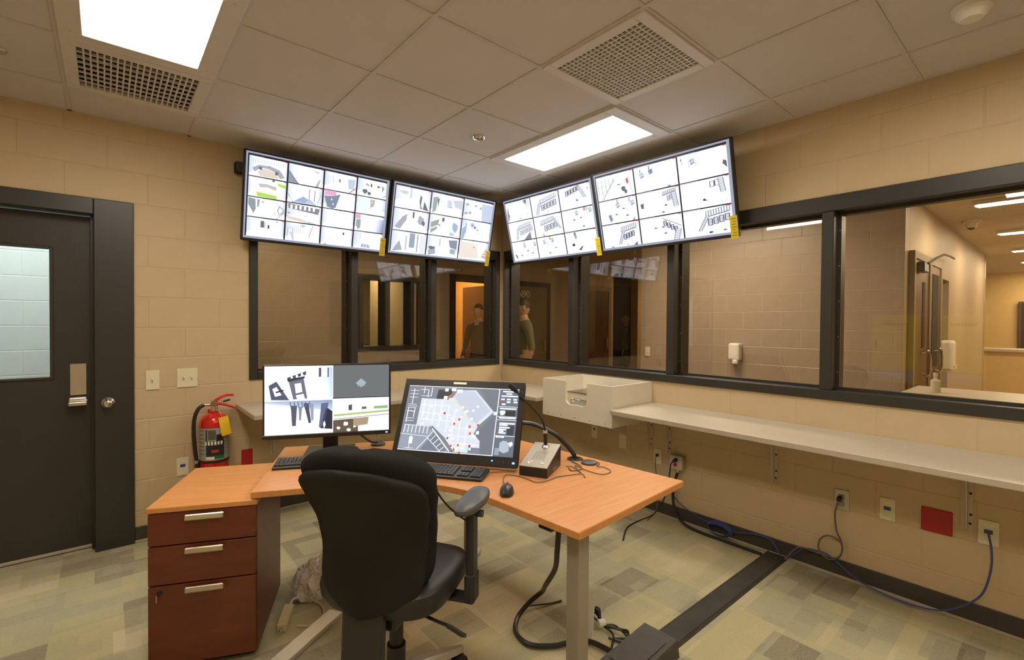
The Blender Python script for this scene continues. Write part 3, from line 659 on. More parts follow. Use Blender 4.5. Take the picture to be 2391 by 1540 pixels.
TVW, TVH = 1.1, .632
def wall_tv(c, yaw, tilt, grid, label, tagx, rooms=0):
    t = thing('wall_screen', label, 'monitor', matrix=tilt_matrix(c, yaw, tilt), group='wall screens above the windows')
    b = .012; bb = .03
    m = MB(); m.span((-TVW / 2, .0, -TVH / 2), (TVW / 2, .035, TVH / 2), bevel=.006); m.build('back_cover', 'black_plastic', t)
    m = MB(); m.box((0, .05, -.05), (TVW * .6, .05, TVH * .5), bevel=.01); m.build('rear_housing', 'black_plastic', t)
    m = MB()
    for a, e_ in (((-TVW / 2, -TVH / 2), (TVW / 2, -TVH / 2 + bb * .7)), ((-TVW / 2, TVH / 2 - b), (TVW / 2, TVH / 2)), ((-TVW / 2, -TVH / 2 + bb * .7), (-TVW / 2 + b, TVH / 2 - b)), ((TVW / 2 - b, -TVH / 2 + bb * .7), (TVW / 2, TVH / 2 - b))):
        m.span((a[0], -.008, a[1]), (e_[0], .0, e_[1]), bevel=.002)
    m.build('bezel', 'black_plastic', t)
    hw, z0, z1 = TVW / 2 - b, -TVH / 2 + bb * .7, TVH / 2 - b
    m = MB(); m.span((-hw, -.002, z0), (hw, .0, z1)); s = m.build('screen', 'black_plastic', t); 
    # pale window border of the viewing program and the pictures inside it
    sh = bpy.data.objects.new('picture_wall', colour_mesh('picture_wall', [((.62, .64, .72), [(-hw, z0), (hw, z0), (hw, z1), (-hw, z1)], 0)] +
        [((.10, .10, .13), [(-hw + .012, z0 + .016), (hw - .02, z0 + .016), (hw - .02, z1 - .012), (-hw + .012, z1 - .012)], 1)], 'screen_pixels', lambda u, v, l: (u, -.0024 - .0002 * l, v)))
    COL.objects.link(sh); sh.parent = t
    feeds(sh, 2 * hw - .03, z1 - z0 - .034, grid, -.003, rooms=rooms)
    # energy tag stuck over the lower right corner
    for k, c_ in enumerate(tagx):
        m = MB(); m.box((TVW / 2 - .026, -.0095, -TVH / 2 + .065), (.05, .001, .15)); g = m.build('energy_tag', 'energy_tag', t, label='yellow tag stuck on the lower corner')
        m = MB()
        for q in range(7): m.box((TVW / 2 - .026 + (.004 if q % 2 else 0), -.0103, -TVH / 2 + .012 + .018 * q), (.034 - .008 * (q % 3), .0006, .005))
        m.build('tag_print', 'tag_ink', g)
    # wall bracket
    for sx in (-.2, .2):
        m = MB(); m.box((sx, .10, 0), (.035, .06, .36)); m.build('bracket', 'black_plastic', t)
    return t
wall_tv((-1.972, -.192, 2.363), R(-90), R(11.8), TV1, 'wall screen with sixteen camera pictures above the door-side window', [0], 5)
wall_tv((-.863, -.218, 2.364), R(-90.5), R(12), TV2, 'wall screen with nine storage room pictures beside the sixteen-picture screen', [0], 9)
wall_tv((-.203, -.908, 2.359), R(181.8), R(14.3), TV3, 'wall screen with nine cell block pictures on the right wall next to the corner', [0])
wall_tv((-.186, -2.027, 2.357), R(182.2), R(14.2), TV4, 'wall screen with nine mostly white cell block pictures farthest from the corner', [0])
t = thing('wall_speaker', 'small dark box mounted behind the left edge of the sixteen-picture screen', 'speaker', (-2.515, -.001, 2.585))
MB().box((0, -.05, 0), (.06, .06, .08), bevel=.008).build('housing', 'black_matte', t); MB().box((0, -.082, 0), (.048, .004, .066)).build('front', 'dark_grey_plastic', t)

# ------------------------------------------------------------------ worktops along the walls
def bracket(parent, x, y, z1, z0, depth, along, holes=True):
    """steel bracket: strap on the wall, tapering web and a thin arm under the top; 'along' is the wall axis"""
    m = MB(); prof = [(0, z1), (-depth, z1), (-depth, z1 - .02), (-.09, z1 - .03), (-.055, z1 - .10), (-.02, z0 + .01), (0, z0)] if depth > .25 else [(0, z1), (-depth, z1), (-depth, z1 - .03), (-.03, z0 + .02), (0, z0)]
    if along == 'y':
        m.span((x - .005, y - .022, z0), (x, y + .022, z1)); mp_ = Matrix(((1, 0, 0, 0), (0, 0, 1, 0), (0, 1, 0, 0), (0, 0, 0, 1)))
    else:
        m.span((x - .022, y - .005, z0), (x + .022, y, z1)); mp_ = Matrix(((0, 0, 1, 0), (1, 0, 0, 0), (0, 1, 0, 0), (0, 0, 0, 1)))
    m.prism(prof, -.003, .003, Matrix.Translation((x, y, 0)) @ mp_)
    b = m.build('bracket', 'bracket_paint', parent)
    if holes and along == 'y':
        for dy, z in ((-.012, z0 + .04), (-.014, z0 + .085), (-.012, z0 + .19)):
            MB().cyl((x - .005, y + dy, z), (x - .0065, y + dy, z), .006, seg=10).build('bolt_hole', 'black_matte', b)
    return b
def slab(poly, z0, z1, name, parent, mat_):
    m = MB(); m.prism(poly, z0, z1); bmesh.ops.bevel(m.bm, geom=[e for e in m.bm.edges if abs(e.verts[0].co.z - e.verts[1].co.z) < 1e-6], offset=.003, segments=1, affect='EDGES')
    return m.build(name, mat_, parent)
t = thing('wall_worktop', 'grey laminate worktop turning the corner behind the desk', 'worktop', (-2.53, 0, 0))
slab([(0, -.002), (2.528, -.002), (2.528, -1.15), (1.96, -1.15), (1.96, -.575), (.0, -.575)], .828, .86, 'top', t, 'laminate')
for x in (.25, 1.1, 1.75): bracket(t, x, -.001, .828, .45, .34, 'x', False)
t = thing('wall_worktop', 'long grey laminate worktop under the right window from the white box', 'worktop', (0, -1.875, 0))
slab([(-.002, 0), (-.53, 0), (-.55, -.028), (-.55, -3.1), (-.002, -3.1)], .828, .86, 'top', t, 'laminate')
for y in (-1.86, -2.02, -2.775, -3.675, -4.6): bracket(t, -.001, y + 1.875, .828, .455 if y < -2.5 else .49, .34, 'y')

# white pass-through box with a notched front
t = thing('pass_box', 'white plastic counter box with notched front and chrome handle fixed to right wall', 'box', (0, -1.515, .72))
hw, dp, ht, th = .355, .50, .30, .018
m = MB(); n0, n1, nb, rr = -.117, .103, .118, .05     # notch limits, y runs along the wall
def arc(cx, cz, r, a0, a1, n=6): return [(cx + r * math.cos(R(a0 + (a1 - a0) * k / n)), cz + r * math.sin(R(a0 + (a1 - a0) * k / n))) for k in range(n + 1)]
front = [(-hw, 0), (hw, 0), (hw, ht), (n1, ht)] + arc(n1 - rr, nb + rr, rr, 0, -90) + arc(n0 + rr, nb + rr, rr, 270, 180) + [(n0, ht), (-hw, ht)]
mp = Matrix(((0, 0, 1, 0), (1, 0, 0, 0), (0, 1, 0, 0), (0, 0, 0, 1)))
m.prism(front, -dp, -dp + th, mp); fp = m.build('front_panel', 'white_plastic', t)
for k in range(5):
    y = -hw + .06 + k * (2 * hw - .12) / 4; MB().cyl((-dp, y, .022), (-dp - .002, y, .022), .005, seg=8).build('screw', 'grey_metal', fp)
for sy in (-1, 1):
    m = MB(); m.span((-dp + th, sy * hw, .0), (-.002, sy * (hw - th), ht)); m.build('side_panel', 'white_plastic', t)
m = MB(); m.span((-.02, -hw + th, 0), (-.002, hw - th, ht)); m.build('back_panel', 'white_plastic', t)
m = MB(); m.span((-dp + th, -hw + th, 0), (-.02, hw - th, .016)); m.build('bottom_panel', 'white_plastic', t)
m = MB(); m.span((-dp + .06, n0 - .02, .016), (-dp + .078, n1 + .02, .205)); m.span((-dp + .06, n1 + .02, .016), (-.03, n1 + .035, .205)); dr = m.build('drawer', 'white_plastic', t)
m = MB(); m.tube([(-dp + .06, -.055, .155), (-dp + .025, -.05, .158), (-dp + .02, 0, .160), (-dp + .022, .05, .158), (-dp + .03, .075, .135), (-dp + .06, .085, .12)], .008, 8, 5); m.build('handle', 'chrome', dr, True)
m = MB(); m.span((-dp + .055, n0 - .015, .205), (-.06, n1 + .03, .212)); m.span((-dp + .04, -hw + th + .002, .245), (-.022, n0 - .018, .250)); m.build('tray_lid', 'smoked_lid', t)
m = MB(); m.span((-.36, hw, .1), (-.33, hw + .022, .125), bevel=.005); m.build('side_latch', 'black_plastic', t)
for y in (-.09, .06): bracket(t, -.001, y, .0, -.17, .2, 'y', False)

# ------------------------------------------------------------------ desk
DZ = .737
desk = thing('corner_desk', 'orange-brown wooden corner desk with angled wings and grey steel legs', 'desk', (-1.75, -2.0, 0))
dl = V((-.907, .42)); drr = V((.076, -.997)); ib = V((-2.06, -2.056)); fl = V((-2.789, -1.718)); fr_ = V((-1.996, -2.889)); bl = V((-2.465, -1.021)); br = V((-1.198, -2.828)); ap = V((-1.294, -1.563))
q0 = ib + dl * .33; q2 = ib + drr * .40
curve = [((1 - k / 12) ** 2) * q0 + 2 * (k / 12) * (1 - k / 12) * ib + ((k / 12) ** 2) * q2 for k in range(13)]
outline = [bl, fl] + curve + [fr_, br, ap - V((.076, -.997)) * -.16 * 1.0, ap + dl * .16]
dloc = V((-1.75, -2.0))
slab([tuple(p - dloc) for p in outline], DZ - .030, DZ, 'desktop', desk, 'desk_wood')
def leg(x, y, rz, foot):
    m = MB(); rot = Euler((0, 0, rz)); m.box((x - dloc.x, y - dloc.y, (DZ - .03 + .03) / 2), (.062, .062, DZ - .06), rot, bevel=.004); m.build('leg', 'grey_metal', desk)
    m = MB(); m.box((x - dloc.x, y - dloc.y, .02), (foot, .075, .032), rot, bevel=.006); m.build('foot', 'silver_paint', desk)
    m = MB(); m.box((x - dloc.x, y - dloc.y, DZ - .037), (min(foot * .38, .4), .062, .014), rot); m.build('top_plate', 'grey_metal', desk)
leg(-1.912, -2.808, R(4), .16); leg(-1.545, -1.60, R(33), .22); leg(-2.17, -1.50, R(65), .5)
m = MB(); m.box((-1.975 - dloc.x, -2.715 - dloc.y, DZ - .040), (.05, .07, .020), Euler((0, 0, R(4))), bevel=.006); m.build('height_switch', 'black_plastic', desk)
def disc(x, y, label):
    o = MB().lathe([(.0, .012), (.036, .012), (.041, .008), (.042, .0)], (0, 0, 0), 28).build('grommet_cover', 'dark_grey_plastic', None, True, (x, y, DZ)); tag(o, label, 'grommet cover')
disc(-1.33, -2.365, 'round grey grommet cover lying beside the cable hole on the desk')
disc(-2.02, -1.315, 'round grey grommet cover on the desk behind the four-picture monitor')
t = thing('cable_grommet', 'black oval cable hole ring in the desk near its back edge', 'grommet', (-1.325, -2.262, DZ))
MB().lathe([(.028, .001), (.030, .005), (.042, .004), (.044, .0)], seg=28).build('ring', 'black_plastic', t, True)
MB().lathe([(.0, .0012), (.028, .0014), (.029, .0)], seg=20).build('hole', 'dark_void', t)

# ------------------------------------------------------------------ drawer pedestal
t = thing('drawer_pedestal', 'dark red-brown three-drawer pedestal with orange wood top at the desk end', 'drawer unit', (-3.136, -1.55, 0), R(-24.2))
PW, PD, PH = .405, .56, .70
m = MB(); m.span((0, .02, .03), (PW, PD, PH - .025)); m.build('body', 'pedestal_wood', t)
m = MB(); m.span((-.004, -.003, PH - .024), (PW + .004, PD + .01, PH), bevel=.003); m.build('top', 'desk_wood', t)
m = MB(); m.span((.02, .05, 0), (PW - .02, PD - .03, .03)); m.build('plinth', 'black_matte', t)
for z0, z1 in ((.539, .673), (.375, .534), (.035, .370)):
    m = MB(); m.span((.002, .0, z0), (PW - .002, .0195, z1), bevel=.002); d = m.build('drawer', 'pedestal_wood', t)
    zz = z1 - .018; m = MB(); m.box((.213, -.022, zz), (.145, .012, .024), Euler((R(-15), 0, 0)), bevel=.004); m.box((.16, -.01, zz), (.01, .022, .012)); m.box((.266, -.01, zz), (.01, .022, .012)); m.build('handle', 'steel', d)
    if z0 < .1:
        q = Matrix.Rotation(R(90), 4, 'X'); m = MB(); m.lathe([(.0, .006), (.009, .006), (.011, .0)], (.045, .0, .345), 14, q); lk = m.build('lock', 'black_matte', d)
        m = MB(); m.box((.040, -.014, .328), (.003, .014, .03)); m.build('key', 'steel', lk)

# ------------------------------------------------------------------ monitors
t = thing('desk_monitor', 'black widescreen monitor split into four pictures on a column stand', 'monitor', (-2.339, -1.386, DZ), R(-24.7))
MW, MH, MZ = .653, .394, .308
m = MB(); m.span((-MW / 2, 0, MZ - MH / 2), (MW / 2, .03, MZ + MH / 2), bevel=.004); m.build('casing', 'black_plastic', t)
m = MB(); m.span((-MW / 2, -.012, MZ - MH / 2), (MW / 2, -.001, MZ - MH / 2 + .022), bevel=.002); ch = m.build('bottom_bezel', 'black_plastic', t)
MB().box((MW / 2 - .022, -.0125, MZ - MH / 2 + .011), (.012, .001, .006)).build('power_lamp', 'blue_led', t)
m = MB(); m.box((0, .11, MZ * .5 + .03), (.08, .025, MZ + .02), bevel=.006); m.build('stand_column', 'black_plastic', t)
m = MB(); m.box((0, .11, .008), (.26, .20, .015), bevel=.005); m.build('stand_base', 'black_plastic', t)
MB().box((0, .064, MZ), (.12, .07, .12), bevel=.008).build('stand_mount', 'black_plastic', t)
aw, az0, az1 = MW / 2 - .010, MZ - MH / 2 + .022, MZ + MH / 2 - .008
def mon_map(u, v, lay): return (-aw + 2 * aw * u, -.0012 - .0003 * lay, az1 - (az1 - az0) * v)
NV = (.30, .34, .44)
P1 = [(WH, [(0, 0), (1, 0), (1, 1), (0, 1)], 0),
 ((WH, (.75, .82, .95), (.80, .88, 1), WH), [(.35, .02), (.53, .02), (.53, .48), (.35, .4)], 1),
 ((.34, .36, .46), [(.03, .28), (.09, .22), (.19, .5), (.05, .49)], 1), (WH, [(.06, .33), (.09, .3), (.13, .42), (.08, .44)], 2), ((.2, .21, .27), [(.08, .37), (.14, .34), (.15, .36), (.09, .39)], 3),
 ((.45, .46, .54), [(.18, .2), (.30, .17), (.33, .48), (.22, .49)], 1), (WH, [(.23, .26), (.28, .25), (.29, .38), (.24, .4)], 2), (WH, [(.24, .43), (.30, .41), (.31, .48), (.25, .49)], 2), ((.22, .23, .30), [(.17, .19), (.31, .15), (.31, .18), (.18, .23)], 3),
 *[((.3, .31, .36), [(.17 + .04 * k, .17 - .025 * k), (.20 + .04 * k, .15 - .025 * k), (.20 + .04 * k, .19 - .02 * k), (.18 + .04 * k, .2 - .02 * k)], 3) for k in range(4)],
 ((.35, .36, .40), [(.42, .03), (.44, .03), (.44, .16), (.42, .17)], 2), ((.35, .36, .40), [(.49, .03), (.50, .03), (.50, .17), (.49, .17)], 2),
 (((.74, .80, .90), (.55, .62, .78), (.80, .86, .95), WH), [(.0, .51), (.53, .51), (.53, .66), (0, .62)], 1),
 ((.30, .33, .42), [(.30, .55), (.34, .55), (.36, .84), (.34, .85)], 2), ((.62, .66, .76), [(.35, .56), (.38, .56), (.38, .8), (.36, .82)], 2),
 ((.40, .44, .58), [(.44, .56), (.50, .55), (.46, .9), (.42, .92)], 2), ((.17, .19, .27), [(.48, .62), (.53, .68), (.53, .95), (.43, .93)], 2), (WH, [(.455, .86), (.468, .82), (.475, .88), (.462, .94)], 3), ((.35, .37, .45), [(.20, .58), (.25, .58), (.24, .88), (.21, .88)], 2), ((.55, .58, .66), [(.26, .6), (.29, .6), (.28, .8), (.265, .8)], 2),
 *[((.5, .54, .66), [(.19 + .03 * k, .53 + .01 * (k % 2)), (.2 + .03 * k, .52), (.21 + .03 * k, .6), (.2 + .03 * k, .62)], 2) for k in range(6)],
 ((.44, .46, .47), [(.535, .0), (1, 0), (1, .49), (.535, .49)], 1), ((.66, .74, .77), [(.765, .20), (.81, .27), (.765, .34), (.72, .27)], 2), ((.60, .67, .70), [(.73, .30), (.80, .30), (.80, .315), (.73, .315)], 2),
 ((.05, .05, .06), [(.53, .485), (1, .485), (1, .497), (.53, .497)], 3),
 ((.98, .98, .94), [(.535, .5), (1, .5), (1, .77), (.535, .77)], 1), ((.36, .35, .34), [(.66, .6), (.69, .59), (.69, .68), (.66, .68)], 2), ((.42, .42, .42), [(.77, .63), (.81, .63), (.81, .67), (.77, .67)], 2), ((.60, .76, .55), [(.87, .63), (.99, .62), (.99, .67), (.87, .67)], 2),
 ((.72, .80, .50), [(.54, .735), (1, .69), (1, .72), (.54, .765)], 2), ((.40, .39, .38), [(.54, .80), (1, .755), (1, .765), (.54, .81)], 3),
 ((.40, .35, .30), [(.535, .82), (.75, .8), (.75, 1), (.535, 1)], 1), ((.70, .62, .52), [(.70, .80), (.83, .79), (.82, .92), (.70, .93)], 2), (WH, [(.74, .92), (1, .86), (1, 1), (.74, 1)], 2),
 *[(blob((.96, .94, .88), x, y, r_, r_ * 1.5, 10)[0], blob((.96, .94, .88), x, y, r_, r_ * 1.5, 10)[1], 3) for x, y, r_ in ((.64, .88, .025), (.58, .94, .018), (.66, .97, .02), (.71, .93, .012))]]
sc = place('screen', colour_mesh('screen', P1, 'screen_pixels', mon_map), t)

# touch screen with the building map
AW, AH = .628, .353
t = thing('map_touchscreen', 'thick black tilted touchscreen showing a grey building map with orange marks', 'monitor', matrix=tilt_matrix((-1.843, -1.904, .9605), R(-143.9), R(-25.1)))
bx, bt, bb = .028, .038, .050
m = MB(); m.span((-AW / 2 - bx, .004, -AH / 2 - bb), (AW / 2 + bx, .034, AH / 2 + bt), bevel=.012, seg=2); m.build('casing', 'black_plastic', t, True)
m = MB()
for a, b in (((-AW / 2 - bx, -AH / 2 - bb), (AW / 2 + bx, -AH / 2)), ((-AW / 2 - bx, AH / 2), (AW / 2 + bx, AH / 2 + bt)), ((-AW / 2 - bx, -AH / 2), (-AW / 2, AH / 2)), ((AW / 2, -AH / 2), (AW / 2 + bx, AH / 2))):
    m.span((a[0], -.002, a[1]), (b[0], .006, b[1]), bevel=.0015)
bz = m.build('bezel', 'black_plastic', t)
MB().box((-.02, -.003, AH / 2 + bt * .55), (.075, .003, .013), bevel=.001).build('badge', 'steel', t)
for k in range(5): MB().cyl((AW / 2 - .13 + .028 * k, -.002, -AH / 2 - bb * .55), (AW / 2 - .13 + .028 * k, -.004, -AH / 2 - bb * .55), .004, seg=10).build('button', 'dark_grey_plastic', t)
MB().box((AW / 2 + .006, -.003, -AH / 2 - bb * .55), (.012, .002, .008)).build('power_lamp', 'blue_led', t)
MB().box((.21, -.003, -AH / 2 - bb * .45), (.008, .002, .005)).build('touch_lamp', 'blue_led', t)
m = MB(); m.box((-1.745, -1.835, DZ + .006), (.26, .20, .010), Euler((0, 0, R(-53.9))), bevel=.003); m.box((-1.745, -1.835, DZ + .09), (.20, .07, .17), Euler((R(-18), 0, R(-53.9))), bevel=.01); m.bm.transform(t.matrix_world.inverted()); m.build('stand', 'black_plastic', t)
def map_map(u, v, lay): return (-AW / 2 + AW * u, -.0006 - .00015 * lay, AH / 2 - AH * v)
BG = (.50, .53, .58); LT = (.85, .88, .93); LT2 = (.80, .83, .90); LN = (.90, .92, .96); DG = (.46, .49, .54)
P2 = [(BG, [(0, 0), (1, 0), (1, 1), (0, 1)], 0), (DG, [(.66, .02), (.83, .02), (.83, 1), (.72, 1), (.71, .8), (.66, .72), (.80, .4)], .5), ((.20, .21, .24), [(.28, .05), (.42, .04), (.40, .12), (.33, .2), (.27, .2)], .5),
 (LT, [(.135, .2), (.33, .2), (.42, .17), (.46, .05), (.62, .04), (.80, .36), (.68, .58), (.65, .70), (.71, .80), (.72, .98), (.50, .98), (.40, .78), (.28, .62), (.13, .62)], 1),
 (LT2, [(.43, .15), (.49, .05), (.61, .06), (.77, .35), (.66, .55), (.58, .45)], 2),
 ((.62, .65, .71), [(.02, .61), (.24, .62), (.30, .72), (.20, .98), (.0, .98)], 1), ((.52, .55, .60), [(.62, .9), (.72, .9), (.72, 1), (.62, 1)], 2)]
def mline(x0, y0, x1, y1, w=.006, c=LN): a = line(c, x0, y0, x1, y1, w); P2.append((a[0], a[1], 3))
for k in range(9): mline(.02, .08 + .055 * k, .10, .08 + .055 * k) if k % 4 != 3 else None
mline(.055, .05, .055, .3); mline(.02, .33, .11, .33); mline(.03, .36, .03, .58); mline(.09, .36, .09, .5); mline(.11, .06, .19, .06); mline(.15, .02, .15, .12); mline(.19, .06, .19, .18); mline(.13, .16, .22, .16); mline(.22, .02, .22, .16); mline(.02, .56, .10, .56); mline(.05, .4, .09, .42)
for k in range(7): mline(.03 + .035 * k, .62, .028 + .035 * k, .74)
mline(.02, .62, .27, .63); mline(.0, .76, .25, .78); mline(.10, .78, .095, .98, .004); mline(.06, .97, .14, .97)
for k in range(6): mline(.29 + .03 * k, .70 + .055 * k, .25 + .03 * k, .80 + .045 * k)
mline(.28, .66, .46, .98, .012); mline(.25, .8, .17, .98); mline(.25, .80, .38, .99)
P2.append((WH, [(.09, .80), (.12, .80), (.12, .90), (.09, .90)], 4))
for (x, y, x1, y1) in ((.17, .22, .17, .5), (.22, .22, .22, .55), (.27, .25, .27, .58), (.33, .22, .33, .6), (.15, .3, .4, .3), (.15, .42, .42, .44), (.15, .52, .5, .54), (.4, .3, .4, .7), (.46, .35, .46, .85), (.52, .45, .52, .95), (.58, .55, .58, .95), (.4, .62, .64, .64), (.42, .74, .68, .76), (.46, .85, .7, .86)): mline(x, y, x1, y1, .005, (.93, .95, .99))
for (x, y, x1, y1) in ((.36, .2, .58, .48), (.42, .15, .64, .56), (.42, .22, .60, .35), (.40, .24, .58, .3), (.58, .3, .52, .45)): mline(x, y, x1, y1, .004, (.92, .85, .60))
r_ = random.Random(5)
for k in range(46):
    x = r_.uniform(.16, .66); y = r_.uniform(.26, .95)
    if y < .6 or x > .42: P2.append((WH, [(x, y), (x + .018, y), (x + .018, y + .03), (x, y + .03)], 4))
for x, y, w in ((.40, .02, .04), (.34, .03, .03), (.34, .15, .03), (.45, .04, .05), (.80, .36, .024), (.67, .66, .024), (.65, .72, .02)): P2.append((WH, [(x, y), (x + w, y), (x + w, y + .045), (x, y + .045)], 5))
for x, y, c in ((.41, .12, 0), (.37, .19, 0), (.36, .42, 1), (.50, .50, 0), (.46, .57, 0), (.60, .60, 0), (.67, .57, 0), (.61, .70, 0), (.42, .79, 0), (.46, .9, 0), (.52, .88, 0), (.62, .88, 1), (.49, .95, 0), (.54, .99, 0)):
    P2.append(((.90, .36, .10) if not c else (.82, .18, .18), [(x, y - .018), (x + .017, y - .018), (x + .017, y + .018), (x, y + .018)], 6))
P2 += [(LN, [(.825, 0), (.832, 0), (.832, 1), (.825, 1)], 5), (LN, [(0, 0), (1, 0), (1, .008), (0, .008)], 5), (LN, [(0, .99), (.83, .99), (.83, 1), (0, 1)], 5), ((.42, .46, .52), [(.832, .01), (1, .01), (1, 1), (.832, 1)], 1)]
for y, x0, x1 in ((.04, .86, .95), (.075, .89, .94), (.11, .85, .99), (.30, .85, .99), (.44, .85, .99), (.52, .86, .99), (.545, .86, .93), (.58, .86, .95), (.61, .86, .92), (.635, .86, .90), (.66, .86, .92), (.72, .84, .91)): P2.append((WH, [(x0, y - .008), (x1, y - .008), (x1, y + .010), (x0, y + .010)], 4))
for x, y in ((.85, .16), (.90, .16), (.955, .16), (.90, .20), (.96, .20), (.86, .235)): P2.append((LN, [(x, y - .012), (x + .032, y - .012), (x + .032, y + .012), (x, y + .012)], 4))
P2 += [((.80, .30, .15), [(.845, .19), (.862, .19), (.862, .22), (.845, .22)], 5), ((.2, .2, .22), [(.90, .33), (.985, .33), (.985, .41), (.90, .41)], 4), (WH, [(.85, .34), (.89, .33), (.90, .36), (.88, .40), (.86, .40)], 5), ((.95, .9, .3), [(.845, .352), (.895, .352), (.895, .36), (.845, .36)], 6), ((.25, .26, .30), [(.93, .55), (.985, .55), (.985, .69), (.93, .69)], 3),
 ((.74, .78, .84), [(.88, .80), (.91, .77), (.94, .78), (.96, .82), (.96, .92), (.92, .95), (.88, .92)], 4), (WH, [(.95, .80), (.98, .78), (.99, .82), (.97, .86)], 5), ((.62, .67, .74), [(.845, .88), (.88, .88), (.88, .98), (.845, .98)], 3)]
for y in (.27, .42, .47, .70): P2.append((LN, [(.835, y), (1, y), (1, y + .006), (.835, y + .006)], 5))
place('screen', colour_mesh('screen', P2, 'screen_pixels', map_map), t)

# ------------------------------------------------------------------ keyboards, mouse, microphone
def keyboard(c, rz, label):
    t = thing('keyboard', label, 'keyboard', c, rz)
    w, d = .44, .135; tilt = Euler((R(4), 0, 0))
    MB().box((0, 0, .012), (w, d, .016), tilt, bevel=.004).build('case', 'black_plastic', t)
    m = MB()
    for r in range(6):
        y = d / 2 - .016 - r * .0195
        rows = [(-.212, .287, 15), (.094, .054, 3), (.158, .052, 4 if r else 2)]
        for x0, ww, n in rows:
            if n == 3 and r == 3: continue
            if r == 5 and n == 15:
                ks = [(-.212, .024), (-.186, .02), (-.164, .02), (-.142, .115), (-.025, .02), (-.003, .02), (.02, .022), (.044, .03)]
            else: ks = [(x0 + k * ww / n, ww / n - .003) for k in range(n)]
            for x, kw in ks: m.box((x + kw / 2, y, .0235 + y * math.tan(R(4))), (kw, .0155, .006), tilt)
    o = m.build('keycaps', 'dark_grey_plastic', t); o['kind'] = 'stuff'
    return t
KB = keyboard((-2.02, -2.03, DZ), R(-53.9), 'black full-size keyboard in front of the map touchscreen')
keyboard((-2.415, -1.49, DZ), R(-25), 'black keyboard half hidden by the chair back below the four-picture monitor')
MOUSE = t = thing('computer_mouse', 'black computer mouse near the front edge of the desk', 'mouse', (-1.945, -2.428, DZ), R(-45))
rings = []
for k in range(11):
    s_ = k / 10; y = -.055 + .11 * s_; w_ = .031 * (math.sin(math.pi * min(max(.06 + .9 * s_, 0), 1)) ** .45); h_ = .037 * (math.sin(math.pi * (.10 + .78 * s_)) ** .7)
    rings.append([(w_ * math.copysign(abs(math.cos(a)) ** .8, math.cos(a)), y, .002 + h_ * max(math.sin(a), 0)) for a in [math.pi * q / 12 for q in range(13)]])
MB().loft(rings).build('shell', 'black_plastic', t, True)
MB().cyl((-.004, .026, .031), (.004, .026, .031), .008, seg=14).build('scroll_wheel', 'dark_grey_plastic', t)

t = thing('desk_microphone', 'gooseneck microphone on a black wedge console with perforated silver face', 'microphone', (-1.605, -2.285, DZ), R(-62))
w, d = .140, .235; h0, h1 = .045, .105
b = MB(); b.prism([(-d / 2, 0), (d / 2, 0), (d / 2, h1), (-d / 2, h0)], -w / 2, w / 2, Matrix(((0, 0, 1, 0), (1, 0, 0, 0), (0, 1, 0, 0), (0, 0, 0, 1)))); b.build('console', 'black_plastic', t)
sl = math.atan2(h1 - h0, d); rot = Euler((sl, 0, 0)); mid = V((0, 0, (h0 + h1) / 2))
def onface(x, s_): return mid + V((x, s_ * math.cos(sl), s_ * math.sin(sl))) + V((0, -math.sin(sl), math.cos(sl))) * .002
b = MB(); b.box(mid + V((0, 0, .002)), (w, math.hypot(d, h1 - h0), .004), rot, bevel=.001); fp = b.build('face_plate', 'brushed_plate', t)
b = MB()
for i in range(8):
    for j in range(8): b.box(onface(-.028 + .008 * i, -.045 + .010 * j) + V((0, 0, .0018)), (.0035, .0035, .0006), rot)
b.build('speaker_holes', 'dark_void', t)
for x, s_ in ((-.035, -.085), (-.020, -.080), (-.030, -.095), (.035, -.085)):
    b = MB(); b.box(onface(x, s_) + V((0, 0, .003)), (.012 if x < 0 else .022, .010, .005), rot, bevel=.001); b.build('push_button', 'white_plastic', t)
for k in range(3): MB().cyl((w / 2, -.02 + .02 * k, .018), (w / 2 + .004, -.02 + .02 * k, .018), .005, seg=10).build('jack', 'steel', t)
nb = onface(.0, .085); b = MB(); b.cyl(nb - V((0, 0, .004)), nb + V((-.004, 0, .075)), .010, .009, 14); b.build('neck_base', 'black_plastic', t, True)
MB().cyl(nb + V((-.004, 0, .070)), nb + V((-.004, 0, .083)), .0125, seg=14).build('neck_collar', 'silver_paint', t, True)
MB().lathe([(.0, .012), (.016, .010), (.022, .0)], nb, 18).build('neck_flange', 'steel', t, True)
tip = nb + V((-.150, -.045, .285))
b = MB(); b.tube([nb + V((-.004, 0, .08)), nb + V((-.020, -.003, .14)), nb + V((-.060, -.016, .190)), nb + V((-.108, -.032, .240)), tip], .0055, 8, 6); b.build('gooseneck', 'black_plastic', t, True)
dirv = (tip - (nb + V((-.108, -.032, .240)))).normalized()
b = MB(); b.cyl(tip - dirv * .01, tip + dirv * .012, .008, .014, 14); b.cyl(tip + dirv * .012, tip + dirv * .042, .0155, .0145, 14); b.cyl(tip + dirv * .042, tip + dirv * .050, .0145, .008, 14); b.build('microphone_head', 'black_matte', t, True)

# ------------------------------------------------------------------ office chair
CH = thing('office_chair', 'black office chair with high padded back and grey armrest facing the desk', 'chair', (-2.402, -2.308, 0), R(-56))
def sup(w_, h_, n=40, e=3.2):
    o = []
    for k in range(n):
        a = 2 * math.pi * k / n; c_, s_ = math.cos(a), math.sin(a)
        o.append((w_ * math.copysign(abs(c_) ** (2 / e), c_), h_ * math.copysign(abs(s_) ** (2 / e), s_)))
    return o
